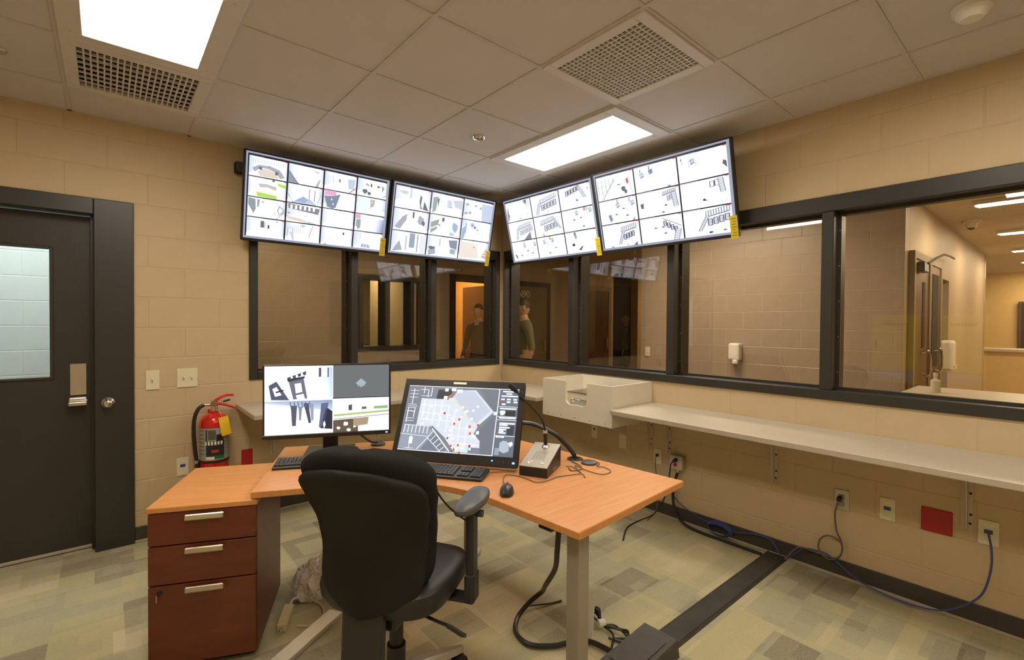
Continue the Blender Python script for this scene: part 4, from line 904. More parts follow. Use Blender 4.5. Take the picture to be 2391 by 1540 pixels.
# seat
SZ = .50
rings = []
for z, f in ((-.055, .80), (-.05, .92), (-.02, .985), (.01, 1.0), (.03, .985), (.042, .93), (.048, .80), (.047, .5), (.044, .15)):
    rings.append([(x * f, y * f + .01, SZ + z - (.035 * max(0, (y * f - .12) / .13) ** 2)) for x, y in sup(.255, .245)])
MB().loft(rings).build('seat', 'seat_vinyl', CH, True)
# back: cushion wrapped by a plastic shell, rounded corners, waisted outline, curved in depth
def back_w(q):         # half width by own height fraction, before the corners are rounded
    pts = [(0, .205), (.15, .208), (.35, .212), (.55, .224), (.75, .248), (.9, .260), (1.0, .262)]
    for (a, wa_), (b_, wb_) in zip(pts, pts[1:]):
        if q <= b_: s_ = (q - a) / (b_ - a); return wa_ + (wb_ - wa_) * s_ * s_ * (3 - 2 * s_)
    return pts[-1][1]
def back_round(q):
    f = 1.
    if q > .80: f = max(0., 1 - ((q - .80) / .20) ** 2.6) ** (1 / 2.6)
    if q < .24: f = max(0., 1 - ((.24 - q) / .24) ** 2.2) ** (1 / 2.2)
    return f
BZ0, BH = .475, .565
def back_y(v): return -.215 + .05 * math.sin(math.pi * min(v * 1.25, 1)) - .075 * v * v
def back_panel(z0, z1, y_rear, y_front, scale, name, material):
    rings = []; n = 30; K = 14
    for i_ in range(n + 1):
        q = .5 - .5 * math.cos(math.pi * (.012 + .976 * i_ / n)); z = z0 + (z1 - z0) * q; v = (z - BZ0) / BH
        f = back_round(q); w_ = max(back_w(q) * scale * f, .01); th = (y_front - y_rear) * (.25 + .75 * f ** .6); mid_ = (y_front + y_rear) / 2
        ring = []
        for k in range(2 * K):
            a = 2 * math.pi * k / (2 * K); c_, s_ = math.cos(a), math.sin(a)
            x = math.copysign(abs(c_) ** .35, c_); y = math.copysign(abs(s_) ** .55, s_)
            ring.append((w_ * x, back_y(v) + mid_ + th / 2 * y - .045 * (1 - x * x) , z))
        rings.append(ring)
    MB().loft(rings).build(name, material, CH, True)
back_panel(BZ0 + .005, BZ0 + BH, .012, .115, 1.0, 'back_cushion', 'black_fabric')
back_panel(BZ0 - .01, BZ0 + BH - .055, -.012, .030, .965, 'back_shell', 'black_leather')
m = MB(); m.box((0, -.225, .40), (.155, .045, .24), Euler((R(-3), 0, 0)), bevel=.012, seg=2); m.build('back_upright', 'black_plastic', CH)
m = MB(); m.box((0, -.03, .415), (.19, .30, .06), bevel=.012, seg=2); m.build('mechanism', 'black_plastic', CH)
MB().cyl((0, 0, .16), (0, 0, .40), .027, seg=18).build('gas_column', 'black_plastic', CH, True)
MB().cyl((0, 0, .10), (0, 0, .22), .036, seg=18).build('column_cover', 'black_plastic', CH, True)
m = MB(); m.tube([(.09, -.06, .405), (.20, -.09, .40), (.27, -.105, .398)], .006, 8, 4); lv = m.build('lever', 'black_plastic', CH, True)
m = MB(); m.box((.295, -.11, .39), (.075, .035, .014), Euler((R(-35), R(10), R(-15))), bevel=.004); m.build('lever_paddle', 'black_plastic', lv)
for sx in (-1, 1):
    m = MB(); m.span((sx * .10, .0, .42), (sx * .30, .06, .438), bevel=.004); m.build('arm_bracket', 'black_plastic', CH)
    m = MB(); m.box((sx * .300, .03, .475), (.04, .07, .11), bevel=.010, seg=2); m.build('arm_socket', 'black_plastic', CH)
    m = MB(); m.box((sx * .300, .03, .635), (.030, .060, .29), bevel=.008, seg=2); m.build('arm_post', 'black_plastic', CH)
    rings = []
    for z, f in ((.770, .8), (.774, .95), (.784, 1.), (.794, .98), (.800, .88), (.802, .5)):
        rings.append([(sx * .292 + x * f * (1 + .15 * y / .125), .045 + y * f, z + (.012 if y > 0 else .004) * (y / .125) ** 2) for x, y in sup(.048, .130, 32, 2.6)])
    MB().loft(rings).build('arm_pad', 'arm_pad', CH, True)
    MB().cyl((sx * .314, .055, .745), (sx * .335, .055, .745), .014, seg=14).build('arm_button', 'dark_grey_plastic', CH, True)
MB().lathe([(.0, .13), (.045, .13), (.055, .11), (.055, .075), (.0, .072)], seg=20).build('base_hub', 'silver_paint', CH, True)
for k in range(5):
    a = R(90 + 36 + 72 * k); dx, dy = math.cos(a), math.sin(a)
    m = MB(); rings = []
    for s_, w_, h_, z in ((.03, .032, .020, .105), (.15, .026, .016, .095), (.27, .020, .012, .078), (.305, .014, .010, .074)):
        rings.append([(dx * s_ - dy * q * w_, dy * s_ + dx * q * w_, z + p * h_) for q, p in ((-1, -1), (1, -1), (1, .5), (.6, 1), (-.6, 1), (-1, .5))])
    lg = m.loft(rings).build('base_leg', 'silver_paint', CH)
    m = MB(); cx, cy = dx * .29, dy * .29
    for q in (-.014, .014): m.cyl((cx - dy * (q - .008), cy + dx * (q - .008), .028), (cx - dy * (q + .008), cy + dx * (q + .008), .028), .028, seg=18)
    m.cyl((cx, cy, .03), (cx, cy, .075), .008, seg=8); m.build('caster', 'black_plastic', lg, True)

# ------------------------------------------------------------------ wall fittings
def plate_A(name, x, z, w, h, label, cat, kind, material='ivory', group=None):
    t = thing(name, label, cat, (x, 0, z), group=group)
    MB().box((0, -.003, 0), (w, .007, h), bevel=.002).build('cover_plate', material, t)
    return t
t = plate_A('light_switch', -3.022, 1.072, .074, .130, 'ivory single light switch beside the door frame', 'light switch', 0)
MB().box((0, -.012, 0), (.010, .018, .024), Euler((R(25), 0, 0)), bevel=.002).build('toggle', 'ivory', t)
t = plate_A('light_switch', -2.828, 1.075, .119, .130, 'ivory double light switch between the single switch and the window', 'light switch', 0)
for x in (-.023, .023): MB().box((x, -.012, 0), (.010, .018, .024), Euler((R(25), 0, 0)), bevel=.002).build('toggle', 'ivory', t)
t = plate_A('data_outlet', -2.856, .459, .070, .125, 'ivory data outlet with blue port left of the fire extinguisher', 'data outlet', 0)
MB().box((0, -.008, .008), (.030, .004, .018)).build('port', 'blue_cable', t); MB().box((0, -.008, -.045), (.034, .003, .010)).build('label_window', 'white_matte', t)
t = plate_A('blank_plate', -2.457, .451, .075, .125, 'small red blank wall plate beside the fire extinguisher', 'wall plate', 0, 'red_plate')
for z in (-.045, .045): q = MB(); q.cyl((0, -.006, z), (0, -.0075, z), .003, seg=8); q.build('screw', 'red_plate', t)
def plate_B(name, y, z, w, h, label, cat, material='ivory', group=None):
    t = thing(name, label, cat, (0, y, z), R(-90), group)     # local -y faces the room, local x runs along -y
    MB().box((0, -.003, 0), (w, .007, h), bevel=.002).build('cover_plate', material, t); return t
def data_face(t):
    MB().box((0, -.008, .006), (.030, .004, .018)).build('port', 'blue_cable', t)
    for z in (.042, -.045): MB().box((0, -.008, z), (.034, .003, .009)).build('label_window', 'white_matte', t)
t = plate_B('power_outlet', -3.146, .456, .074, .12, 'steel power outlet with grey plug and looped cord on right wall', 'power outlet', 'steel')
for z in (-.02, .02): MB().box((0, -.008, z), (.030, .006, .028), bevel=.003).build('socket', 'grey_metal', t)
MB().box((-.006, -.028, .012), (.024, .036, .022), Euler((R(20), 0, 0)), bevel=.005).build('plug', 'black_plastic', t)
t = plate_B('data_outlet', -3.359, .466, .070, .12, 'ivory data outlet with empty blue port between steel outlet and red plate', 'data outlet'); data_face(t)
t = plate_B('blank_plate', -3.562, .467, .122, .122, 'square dark red blank wall plate under the long worktop', 'wall plate', 'red_plate')
for x in (-.023, .023): MB().cyl((x, -.006, .045), (x, -.0075, .045), .003, seg=8).build('screw', 'red_plate', t)
t = plate_B('data_outlet', -3.752, .47, .074, .12, 'ivory data outlet with a blue cable plugged in at the right', 'data outlet'); data_face(t)
t = plate_B('data_outlet', -1.93, .445, .066, .115, 'beige outlet with a thin plug beside the metal junction box', 'data outlet'); MB().box((0, -.015, .012), (.018, .022, .018), bevel=.003).build('plug', 'black_plastic', t)
t = plate_B('data_outlet', -1.30, .53, .066, .115, 'ivory data outlet in the shade below the white counter box', 'data outlet'); MB().box((0, -.008, .02), (.016, .004, .014)).build('port', 'black_plastic', t)
t = plate_B('blank_plate', -1.60, .50, .07, .115, 'beige blank plate in the shade right of the white counter box', 'wall plate'); MB().cyl((0, -.006, .04), (0, -.0075, .04), .003, seg=8).build('screw', 'steel', t)
t = thing('junction_box', 'square metal junction box with red button and black cords behind the desk', 'junction box', (0, -2.11, .447), R(-90))
MB().box((0, -.024, 0), (.105, .048, .105), bevel=.014, seg=2).build('box', 'steel', t); MB().box((0, -.050, 0), (.100, .005, .100), bevel=.012).build('cover', 'silver_paint', t)
MB().cyl((0, -.052, -.015), (0, -.062, -.015), .013, seg=16).build('red_button', 'red_gloss', t, True); MB().cyl((.004, -.052, .022), (.004, -.085, .018), .016, .012, 14).build('plug', 'black_plastic', t, True)
MB().cyl((.004, -.03, -.052), (.004, -.03, -.075), .013, seg=14).build('cable_gland', 'steel', t, True)

# fire extinguisher on wall
FX, FY, FZ = -2.683, -.108, .30
t = thing('fire_extinguisher', 'red fire extinguisher with yellow tag and black hose hung beside the door', 'fire extinguisher', (FX, FY, FZ))
r = .088
MB().lathe([(.0, .0), (.078, .0), (.086, .012), (r, .03), (r, .46), (.084, .485), (.066, .510), (.040, .523), (.028, .528), (.026, .545), (.0, .546)], seg=36).build('cylinder', 'red_gloss', t, True)
def ext_map(u, v, lay):     # label wrapped round the cylinder, u -1..1 across the front, v 0..1 down
    a = R(-100 + u * 78); rr_ = r + .0008 + .0002 * lay; return (rr_ * math.cos(a), rr_ * math.sin(a), .435 - .22 * v)
def strip(c, u0, u1, v0, v1, lay, n=10): return [(c, [(u0 + (u1 - u0) * k / n, v0), (u0 + (u1 - u0) * (k + 1) / n, v0), (u0 + (u1 - u0) * (k + 1) / n, v1), (u0 + (u1 - u0) * k / n, v1)], lay) for k in range(n)]
lab = strip((.62, .61, .58), -1, 1, 0, 1, 0, 24) + strip((.16, .16, .14), -.42, -.34, .04, .42, 2, 2) + strip((.17, .16, .15), -.40, .55, .40, .95, 1) + strip((.10, .09, .09), .12, .5, .2, .42, 2, 4) + strip((.35, .34, .30), -.3, .1, .05, .36, 1, 4)
lab += strip((.07, .45, .20), .05, .55, .86, .96, 3, 4) + strip((.90, .90, .86), -.40, .03, .88, .97, 3, 4) + strip((.75, .25, .16), -.12, .25, .68, .76, 3, 3)
for k in range(7): lab += strip((.46, .45, .42), -.95, -.5, .06 + .12 * k, .10 + .12 * k, 2, 4) + strip((.46, .45, .42), .62, .95, .12 + .11 * k, .15 + .11 * k, 2, 3)
for k in range(6): lab += strip((.95, .93, .90), -.46 + .16 * k, -.36 + .16 * k, .41, .52, 4, 2)
place('paper_label', colour_mesh('paper_label', lab, 'flat_print', ext_map), t)
MB().lathe([(r + .0005, .195), (r + .004, .197), (r + .004, .209), (r + .0005, .211)], seg=36).build('strap', 'black_plastic', t, True)
MB().cyl((0, 0, .54), (0, 0, .575), .024, .022, 18).build('valve_body', 'chrome', t, True); MB().box((0, 0, .592), (.04, .03, .05), bevel=.006).build('valve_head', 'chrome', t)
MB().cyl((-.005, -.016, .60), (-.005, -.03, .60), .018, seg=18).build('gauge', 'chrome', t, True)
m = MB(); m.tube([(.0, -.004, .608), (.03, -.006, .630), (.07, -.008, .646), (.118, -.01, .645)], lambda s_: .011 - .003 * s_, 8, 5); m.build('top_lever', 'red_gloss', t, True)
m = MB(); m.tube([(.0, -.004, .595), (.04, -.006, .588), (.09, -.008, .570), (.135, -.01, .548)], lambda s_: .010 - .003 * s_, 8, 5); m.build('carry_handle', 'red_gloss', t, True)
MB().box((.075, -.008, .608), (.045, .008, .012), Euler((0, R(-15), 0)), bevel=.003).build('safety_pin_ring', 'black_plastic', t)
MB().cyl((-.02, 0, .588), (-.07, -.004, .592), .011, seg=12).build('hose_fitting', 'chrome', t, True)
m = MB(); m.tube([(-.06, -.004, .592), (-.095, -.006, .565), (-.118, -.008, .50), (-.122, -.008, .40), (-.115, -.008, .29), (-.105, -.008, .21)], .0125, 10, 6); m.build('hose', 'black_plastic', t, True)
MB().cyl((-.106, -.008, .215), (-.103, -.008, .195), .016, seg=14).build('hose_collar', 'steel', t, True); MB().cyl((-.103, -.008, .195), (-.092, -.008, .08), .015, .021, 14).build('nozzle', 'black_plastic', t, True)
m = MB(); m.box((.050, -.092, .445), (.062, .002, .130), Euler((R(-4), R(-9), R(8))), bevel=.0008); g = m.build('inspection_tag', 'yellow_tag', t, label='yellow inspection tag')
MB().tube([(.01, -.02, .555), (.025, -.06, .535), (.034, -.09, .505)], .0012, 5, 4).build('tag_string', 'white_cable', t)
MB().box((0, .096, .50), (.05, .022, .08)).build('wall_hook', 'red_gloss', t)

# ------------------------------------------------------------------ cables and things on the floor
def cable(name, label, pts, r, material, cat='cable', sm=6, extra=None):
    m = MB(); m.tube(pts, r, 8, sm)
    if extra: extra(m)
    o = m.build(name, material, None, True); tag(o, label, cat); return o
cable('network_cable', 'thin blue network cable hanging from the wall outlet and sagging to the floor channel',
      [(-.035, -3.755, .475), (-.045, -3.767, .40), (-.045, -3.765, .30), (-.05, -3.735, .175), (-.055, -3.66, .085), (-.06, -3.57, .03), (-.07, -3.42, .02), (-.06, -3.25, .045), (-.035, -3.10, .12), (-.03, -3.03, .125), (-.035, -2.96, .11), (-.06, -2.88, .03)], .0045, 'blue_cable')
def coil(m):
    for k in range(5):
        cy, cz, ry, rz_ = -2.44, .062, .088 - .003 * k, .046 - .003 * k
        m.tube([(-.035 - .006 * k, cy + ry * math.cos(2 * math.pi * q / 14), cz + rz_ * math.sin(2 * math.pi * q / 14)) for q in range(14)], .004, 6, 3, True)
cable('network_cable', 'blue network cable coiled against the baseboard beside the black floor channel',
      [(-.03, -2.03, .30), (-.028, -2.08, .19), (-.028, -2.19, .12), (-.032, -2.36, .075), (-.035, -2.44, .10), (-.036, -2.53, .07), (-.034, -2.66, .10), (-.034, -2.77, .10), (-.06, -2.84, .035)], .004, 'blue_cable', extra=coil)
cable('power_cable', 'grey power cord hanging in a loop from the steel outlet on the right wall',
      [(-.045, -3.138, .455), (-.05, -3.126, .38), (-.04, -3.133, .28), (-.04, -3.155, .23), (-.045, -3.162, .17), (-.05, -3.136, .125), (-.045, -3.085, .105), (-.04, -3.043, .145), (-.035, -3.05, .205), (-.035, -3.091, .238), (-.03, -3.145, .225), (-.035, -3.16, .18), (-.04, -3.14, .125), (-.04, -3.06, .118), (-.052, -2.96, .125), (-.055, -2.92, .10), (-.085, -2.875, .03)], .0048, 'grey_cable')
cable('power_conduit', 'thick black cord running from the junction box down along the baseboard to the floor channel',
      [(-.03, -2.114, .372), (-.04, -2.10, .30), (-.045, -2.088, .21), (-.05, -2.105, .11), (-.075, -2.19, .03), (-.085, -2.35, .012), (-.085, -2.50, .012), (-.085, -2.65, .012), (-.085, -2.738, .012)], .010, 'black_plastic')
cable('power_cable', 'black cord looping on the floor below the junction box toward the desk',
      [(-.085, -2.114, .465), (-.10, -2.10, .44), (-.09, -2.085, .36), (-.10, -2.06, .2), (-.15, -2.0, .06), (-.26, -1.93, .008), (-.42, -1.95, .008), (-.6, -2.05, .008)], .005, 'black_plastic')
cable('thin_cable', 'thin dark cord dropping from the beige outlet beside the junction box',
      [(-.03, -1.93, .455), (-.045, -1.935, .40), (-.05, -1.95, .30), (-.06, -1.97, .18), (-.10, -1.98, .06), (-.2, -1.97, .008)], .0035, 'grey_cable')
# floor channel and its end box
t = thing('floor_cable_channel', 'wide black rubber cable channel crossing the carpet to the right wall', 'cable channel', (0, -2.80, 0))
m = MB(); m.prism([(-.064, 0), (.064, 0), (.048, .016), (-.048, .016)], -1.42, -.014, Matrix(((0, 0, 1, 0), (1, 0, 0, 0), (0, 1, 0, 0), (0, 0, 0, 1)))); m.build('channel', 'raceway', t)
for s_ in (-.049, .049): m = MB(); m.span((-1.42, s_ - .003, .0145), (-.014, s_ + .003, .0172)); m.build('edge_ridge', 'raceway', t)
t = thing('floor_box', 'dark grey sloped floor connection box at the end of the cable channel', 'connection box', (-1.525, -2.815, 0), R(2))
m = MB(); m.loft([[(-.185, -.09, 0), (.185, -.09, 0), (.185, .09, 0), (-.185, .09, 0)], [(-.175, -.082, .065), (.178, -.082, .078), (.178, .082, .078), (-.175, .082, .065)]]); m.build('cover', 'raceway', t)
MB().box((.0, .0, .0735), (.25, .12, .004), Euler((0, R(-2), 0)), bevel=.001).build('lid', 'raceway', t)
# cable bundle under the desk
cable('cable_bundle', 'thick black cable bundle hanging from under the desk and curling round on the carpet',
      [(-1.90, -2.70, .70), (-1.87, -2.66, .55), (-1.80, -2.58, .42), (-1.72, -2.44, .26), (-1.60, -2.30, .13), (-1.63, -2.24, .06), (-1.72, -2.25, .022), (-1.80, -2.33, .02), (-1.81, -2.43, .02), (-1.73, -2.51, .02), (-1.64, -2.545, .02), (-1.58, -2.60, .02), (-1.56, -2.70, .02)], .0115, 'black_plastic')
cable('loose_cable', 'thin black cord branching from the cable bundle on the carpet', [(-1.655, -2.215, .03), (-1.60, -2.215, .02), (-1.50, -2.25, .008), (-1.43, -2.27, .006)], .005, 'black_plastic')
def cords(m):
    rr_ = random.Random(11)
    for k in range(6):
        o = rr_.uniform(-.02, .02)
        m.tube([(-1.45 + o, -2.46 + o * .5, .05), (-1.42 + o, -2.50, .04 + .01 * (k % 3)), (-1.455 + o * .3, -2.56 + o * .3, .03), (-1.43 + o, -2.62 + o, .03), (-1.40 - o, -2.67, .02 + .01 * (k % 2)), (-1.45 + 2 * o, -2.69, .012), (-1.49 + o, -2.63 - o, .015)], .0045, 6, 5)
cable('cord_coil', 'bundled black power cords tied with a white twist behind the right desk leg', [(-1.45, -2.46, .05), (-1.455, -2.55, .03), (-1.46, -2.63, .02), (-1.55, -2.69, .02)], .005, 'black_plastic', 'cord', extra=cords)
o = MB().cyl((-1.468, -2.55, .035), (-1.44, -2.565, .035), .018, seg=12).build('cord_tie', 'white_matte', None, True); tag(o, 'white tie wrapped round the bundled black cords', 'cable tie')
o = MB().box((-1.535, -2.545, .10), (.004, .055, .19), Euler((0, R(8), R(12))), bevel=.001).build('white_bracket', 'white_matte', None); tag(o, 'upright white metal strip beside the right desk leg', 'metal strip')
# cables on the desk
z = DZ + .004
m = MB(); m.tube([(-1.915, -2.385, z + .006), (-1.86, -2.30, z), (-1.80, -2.245, z), (-1.77, -2.27, z), (-1.755, -2.33, z), (-1.755, -2.41, z), (-1.70, -2.43, z), (-1.63, -2.42, z), (-1.56, -2.44, z), (-1.50, -2.465, z), (-1.53, -2.51, z)], .0022, 8, 6); m.bm.transform((Matrix.Translation(MOUSE.location) @ MOUSE.rotation_euler.to_matrix().to_4x4()).inverted()); m.build('cord', 'grey_cable', MOUSE, True)
cable('thin_cable', 'loosely tangled dark cord behind the microphone console', [(-1.47, -2.33, z), (-1.45, -2.36, z), (-1.49, -2.45, z), (-1.46, -2.40, z), (-1.42, -2.35, z), (-1.44, -2.44, z), (-1.43, -2.53, z), (-1.36, -2.53, z), (-1.33, -2.47, z), (-1.345, -2.43, z), (-1.30, -2.41, z), (-1.285, -2.38, z)], .0022, 'grey_cable')
cable('thin_cable', 'dark cord looping from the console back to the cable hole', [(-1.48, -2.36, z), (-1.50, -2.40, z), (-1.44, -2.41, z), (-1.40, -2.36, z), (-1.38, -2.29, z), (-1.345, -2.27, z), (-1.328, -2.264, z - .003)], .0028, 'grey_cable')
cable('monitor_cable', 'thick black sleeved cable arching from behind the map touchscreen down to the desk hole', [(-1.60, -1.99, .93), (-1.545, -2.02, .925), (-1.47, -2.09, .915), (-1.40, -2.175, .87), (-1.355, -2.225, .81), (-1.333, -2.256, DZ + .03), (-1.328, -2.262, DZ + .003)], .0125, 'black_plastic')
m = MB(); m.tube([(-1.868, -2.168, z + .01), (-1.82, -2.17, z), (-1.77, -2.20, z), (-1.735, -2.235, z)], .002, 8, 6); m.bm.transform((Matrix.Translation(KB.location) @ KB.rotation_euler.to_matrix().to_4x4()).inverted()); m.build('cord', 'grey_cable', KB, True)
cable('monitor_cable', 'black cables drooping from the four-picture monitor to the grommet cover', [(-2.20, -1.39, .875), (-2.17, -1.38, .845), (-2.12, -1.36, .80), (-2.07, -1.335, .765), (-2.03, -1.32, DZ + .02)], .006, 'black_plastic')
cable('hanging_cable', 'thin black cord hanging below the desk behind the chair', [(-1.95, -1.75, .70), (-1.85, -1.75, .5), (-1.72, -1.78, .36), (-1.66, -1.79, .36), (-1.62, -1.74, .46), (-1.61, -1.72, .70)], .005, 'black_plastic')
# grey strip, adapter and bag on the floor at the left
o = MB().box((-2.65, -1.79, .0125), (.62, .078, .024), Euler((0, 0, R(32))), bevel=.003).build('floor_strip', 'silver_paint', None); tag(o, 'pale grey metal strip lying on the carpet beside the chair base', 'metal strip')
b = MB(); bm_ = bmesh.new(); bmesh.ops.create_icosphere(bm_, subdivisions=4, radius=1); rr_ = random.Random(4)
from mathutils import noise as _n
for v in bm_.verts:
    d = v.co.copy(); k = 1.05 + .40 * _n.noise(d * 1.9) + .35 * abs(_n.noise(d * 3.1 + V((3, 1, 2)))) - .28 * abs(_n.noise(d * 5.3)) - .08 * abs(_n.noise(d * 12.))
    v.co = V((d.x * .085 * k, d.y * .075 * k, max(-.085, d.z * .105 * k)))
b.add(bm_); o = b.build('plastic_bag', 'plastic_film', None, False, (-2.425, -1.385, .088)); tag(o, 'crumpled pale plastic bag on the carpet beside the pedestal', 'bag')
t = thing('power_adapter', 'beige power adapter with pale cord lying on carpet beside the pedestal', 'power adapter', (-2.60, -1.535, 0), R(62))
MB().box((0, 0, .028), (.15, .05, .045), Euler((0, R(-6), 0)), bevel=.006).build('body', 'beige_plastic', t)
MB().cyl((-.075, 0, .02), (-.10, 0, .016), .009, seg=12).build('plug_tip', 'chrome', t, True)
MB().tube([(.07, 0, .035), (.12, -.01, .05), (.16, -.06, .03), (.12, -.14, .008), (.03, -.17, .006), (-.05, -.13, .006), (-.04, -.06, .006)], .006, 8, 6).build('cord', 'white_cable', t, True)
# yellow cabinets on the wall behind, seen mirrored in the glass
for y0, w_, lab_ in ((-2.50, .475, 'yellow steel wall cabinet with dark lettering mirrored in the right window'), (-3.16, .40, 'narrower yellow steel wall cabinet mirrored in the right window near the corridor')):
    t = thing('yellow_cabinet', lab_, 'cabinet', (XW, y0, .73), R(90), 'yellow cabinets mirrored in the window')
    MB().box((0, -.10, .44), (w_, .19, .88), bevel=.008).build('body', 'yellow_steel', t)
    MB().box((0, -.199, .52), (w_ - .03, .008, .68), bevel=.003).build('door', 'yellow_steel', t)
    MB().box((0, -.1995, .11), (w_ - .04, .010, .13)).build('label_panel', 'label_grey', t)
    q = MB()
    for k in range(8): q.box((-.105 + .03 * k, -.204, .76), (.022, .003, .035))
    q.build('lettering', 'black_matte', t)
    MB().box((w_ / 2 - .05, -.21, .5), (.015, .02, .1), bevel=.004).build('handle', 'black_plastic', t)

# ------------------------------------------------------------------ hallway and rooms beyond the glass
HC = 2.74
m = MB(); m.span((.2, -6.5, -.05), (16, 0, -.002)); m.span((-2.6, .2, -.05), (16, 6.0, -.002)); m.span((0, 0.2, -.05), (.2, .2, -.002)); struct(m.build('floor', 'base_edge'))
m = MB(); m.span((.2, -6.5, HC), (16, 6.0, HC + .05)); m.span((-2.6, .2, HC), (.2, 6.0, HC + .05)); struct(m.build('ceiling', 'hall_ceiling'))
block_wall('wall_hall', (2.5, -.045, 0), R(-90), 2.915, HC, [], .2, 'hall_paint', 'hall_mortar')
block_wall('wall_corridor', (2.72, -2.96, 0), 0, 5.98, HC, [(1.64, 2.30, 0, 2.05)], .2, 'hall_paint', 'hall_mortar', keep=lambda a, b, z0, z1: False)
# far wall of the hall, along x at y = 2.6 (local x = world x + 2.6)
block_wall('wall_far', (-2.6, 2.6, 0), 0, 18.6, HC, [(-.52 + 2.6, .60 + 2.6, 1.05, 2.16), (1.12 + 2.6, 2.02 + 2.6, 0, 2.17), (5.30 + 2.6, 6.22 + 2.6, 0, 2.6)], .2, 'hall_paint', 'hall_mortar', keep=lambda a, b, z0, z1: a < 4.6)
def simple_wall(name, a, b, material):
    m = MB(); m.span(a, b); return struct(m.build(name, material))
simple_wall('wall_hall_end', (-2.7, .2, 0), (-2.6, 6, HC), 'hall_paint')
simple_wall('wall_hall_return', (2.72, -.25, 0), (16, -.045, HC), 'hall_paint')
simple_wall('wall_corridor_side', (.2, -6.6, 0), (16, -6.5, HC), 'yellow_paint')
simple_wall('wall_corridor_end', (13.0, -6.5, 0), (13.1, -1.0, HC), 'yellow_paint')
simple_wall('wall_corridor_return', (8.72, -2.96, 0), (8.9, -1.2, HC), 'hall_paint')
simple_wall('wall_hall_far_end', (16, -6.6, 0), (16.1, 6, HC), 'hall_paint')
simple_wall('wall_room_back', (-2.6, 6.0, 0), (16, 6.1, HC), 'olive_door')
simple_wall('wall_lit_room', (2.4, 2.81, 0), (2.5, 5.0, HC), 'yellow_paint'); simple_wall('wall_lit_room_back', (.8, 4.4, 0), (2.4, 4.5, HC), 'yellow_paint'); simple_wall('wall_lit_room_side', (.72, 2.81, 0), (.8, 5.0, HC), 'yellow_paint')
# window in the far wall
o = bpy.data.objects.new('window_3', None); COL.objects.link(o); struct(o)
for a, b in (((-.52, 1.05), (-.45, 2.16)), ((.53, 1.05), (.60, 2.16)), ((-.45, 2.09), (.53, 2.16)), ((-.45, 1.05), (.53, 1.12)), ((-.12, 1.12), (-.04, 2.09)), ((.30, 1.12), (.36, 2.09))):
    m = MB(); m.span((a[0], 2.58, a[1]), (b[0], 2.82, b[1])); m.build('frame_bar', 'frame_dark', o)
m = MB(); m.quad((-.45, 2.7, 1.12), (.53, 2.7, 1.12), (.53, 2.7, 2.09), (-.45, 2.7, 2.09)); m.build('pane', 'door_glass', o)
# door frame and open door of the lit room
o = bpy.data.objects.new('door_2', None); COL.objects.link(o); struct(o)
for a, b in (((1.02, 0), (1.12, 2.27)), ((2.02, 0), (2.12, 2.27)), ((1.12, 2.17), (2.02, 2.27))):
    m = MB(); m.span((a[0], 2.57, a[1]), (b[0], 2.82, b[1])); m.build('frame', 'frame_dark', o)
m = MB(); m.span((2.02, 2.83, .02), (2.06, 3.68, 2.15)); m.build('door_leaf', 'brown_door', o)
def flush_door(name, x0, x1, ztop, material, frame):
    o = bpy.data.objects.new(name, None); COL.objects.link(o); struct(o)
    m = MB(); m.span((x0, 2.56, .01), (x1, 2.598, ztop)); lf = m.build('door_leaf', material, o)
    for a, b in (((x0 - .09, 0), (x0, ztop + .09)), ((x1, 0), (x1 + .09, ztop + .09)), ((x0, ztop), (x1, ztop + .09))):
        m = MB(); m.span((a[0], 2.55, a[1]), (b[0], 2.6, b[1])); m.build('frame', frame, o)
    m = MB(); m.span((x1 - .1, 2.52, .95), (x1 - .05, 2.56, 1.15)); m.build('handle', 'steel', o)
    return o
d3 = flush_door('door_3', 2.42, 3.2, 2.15, 'olive_door', 'frame_dark')
flush_door('door_4', 4.22, 5.08, 2.17, 'brown_door', 'tan_frame')
o = place('room_number', text_mesh('N90', .17, 'sign_white'), None); o.location = (2.60, 2.555, 2.0); o.rotation_euler = (R(90), 0, 0); tag(o, 'pale lettering N90 on the olive door beyond the glass', 'sign')
# sink counter beyond the far window
t = thing('sink_counter', 'pale counter with a sink seen through two windows in far room', 'counter', (.1, 3.0, 0))
MB().span((-.7, .0, .86), (.58, .6, .90), bevel=.004).build('top', 'countertop', t); MB().span((-.68, .02, 0), (.56, .58, .86)).build('cabinet', 'tan_frame', t)
t = thing('faucet', 'chrome gooseneck faucet on the counter in the far room', 'faucet', (.30, 3.25, .90))
MB().cyl((0, 0, 0), (0, 0, .05), .03, .025).build('base', 'chrome', t, True); MB().tube([(0, 0, .04), (0, 0, .16), (-.03, -.03, .23), (-.10, -.08, .24), (-.13, -.11, .18)], .012, 10, 6).build('spout', 'chrome', t, True); MB().box((.06, 0, .06), (.07, .015, .015), bevel=.004).build('lever', 'chrome', t)
t = thing('wash_basin', 'pale round wash basin beside the faucet in the far room', 'basin', (.12, 3.16, .90)); MB().lathe([(.05, .0), (.10, .02), (.14, .09), (.15, .10), (.135, .10), (.09, .03), (.0, .02)], seg=24).build('bowl', 'white_plastic', t, True); MB().lathe([(.0, .022), (.015, .024), (.018, .02)], seg=12).build('drain', 'chrome', t)
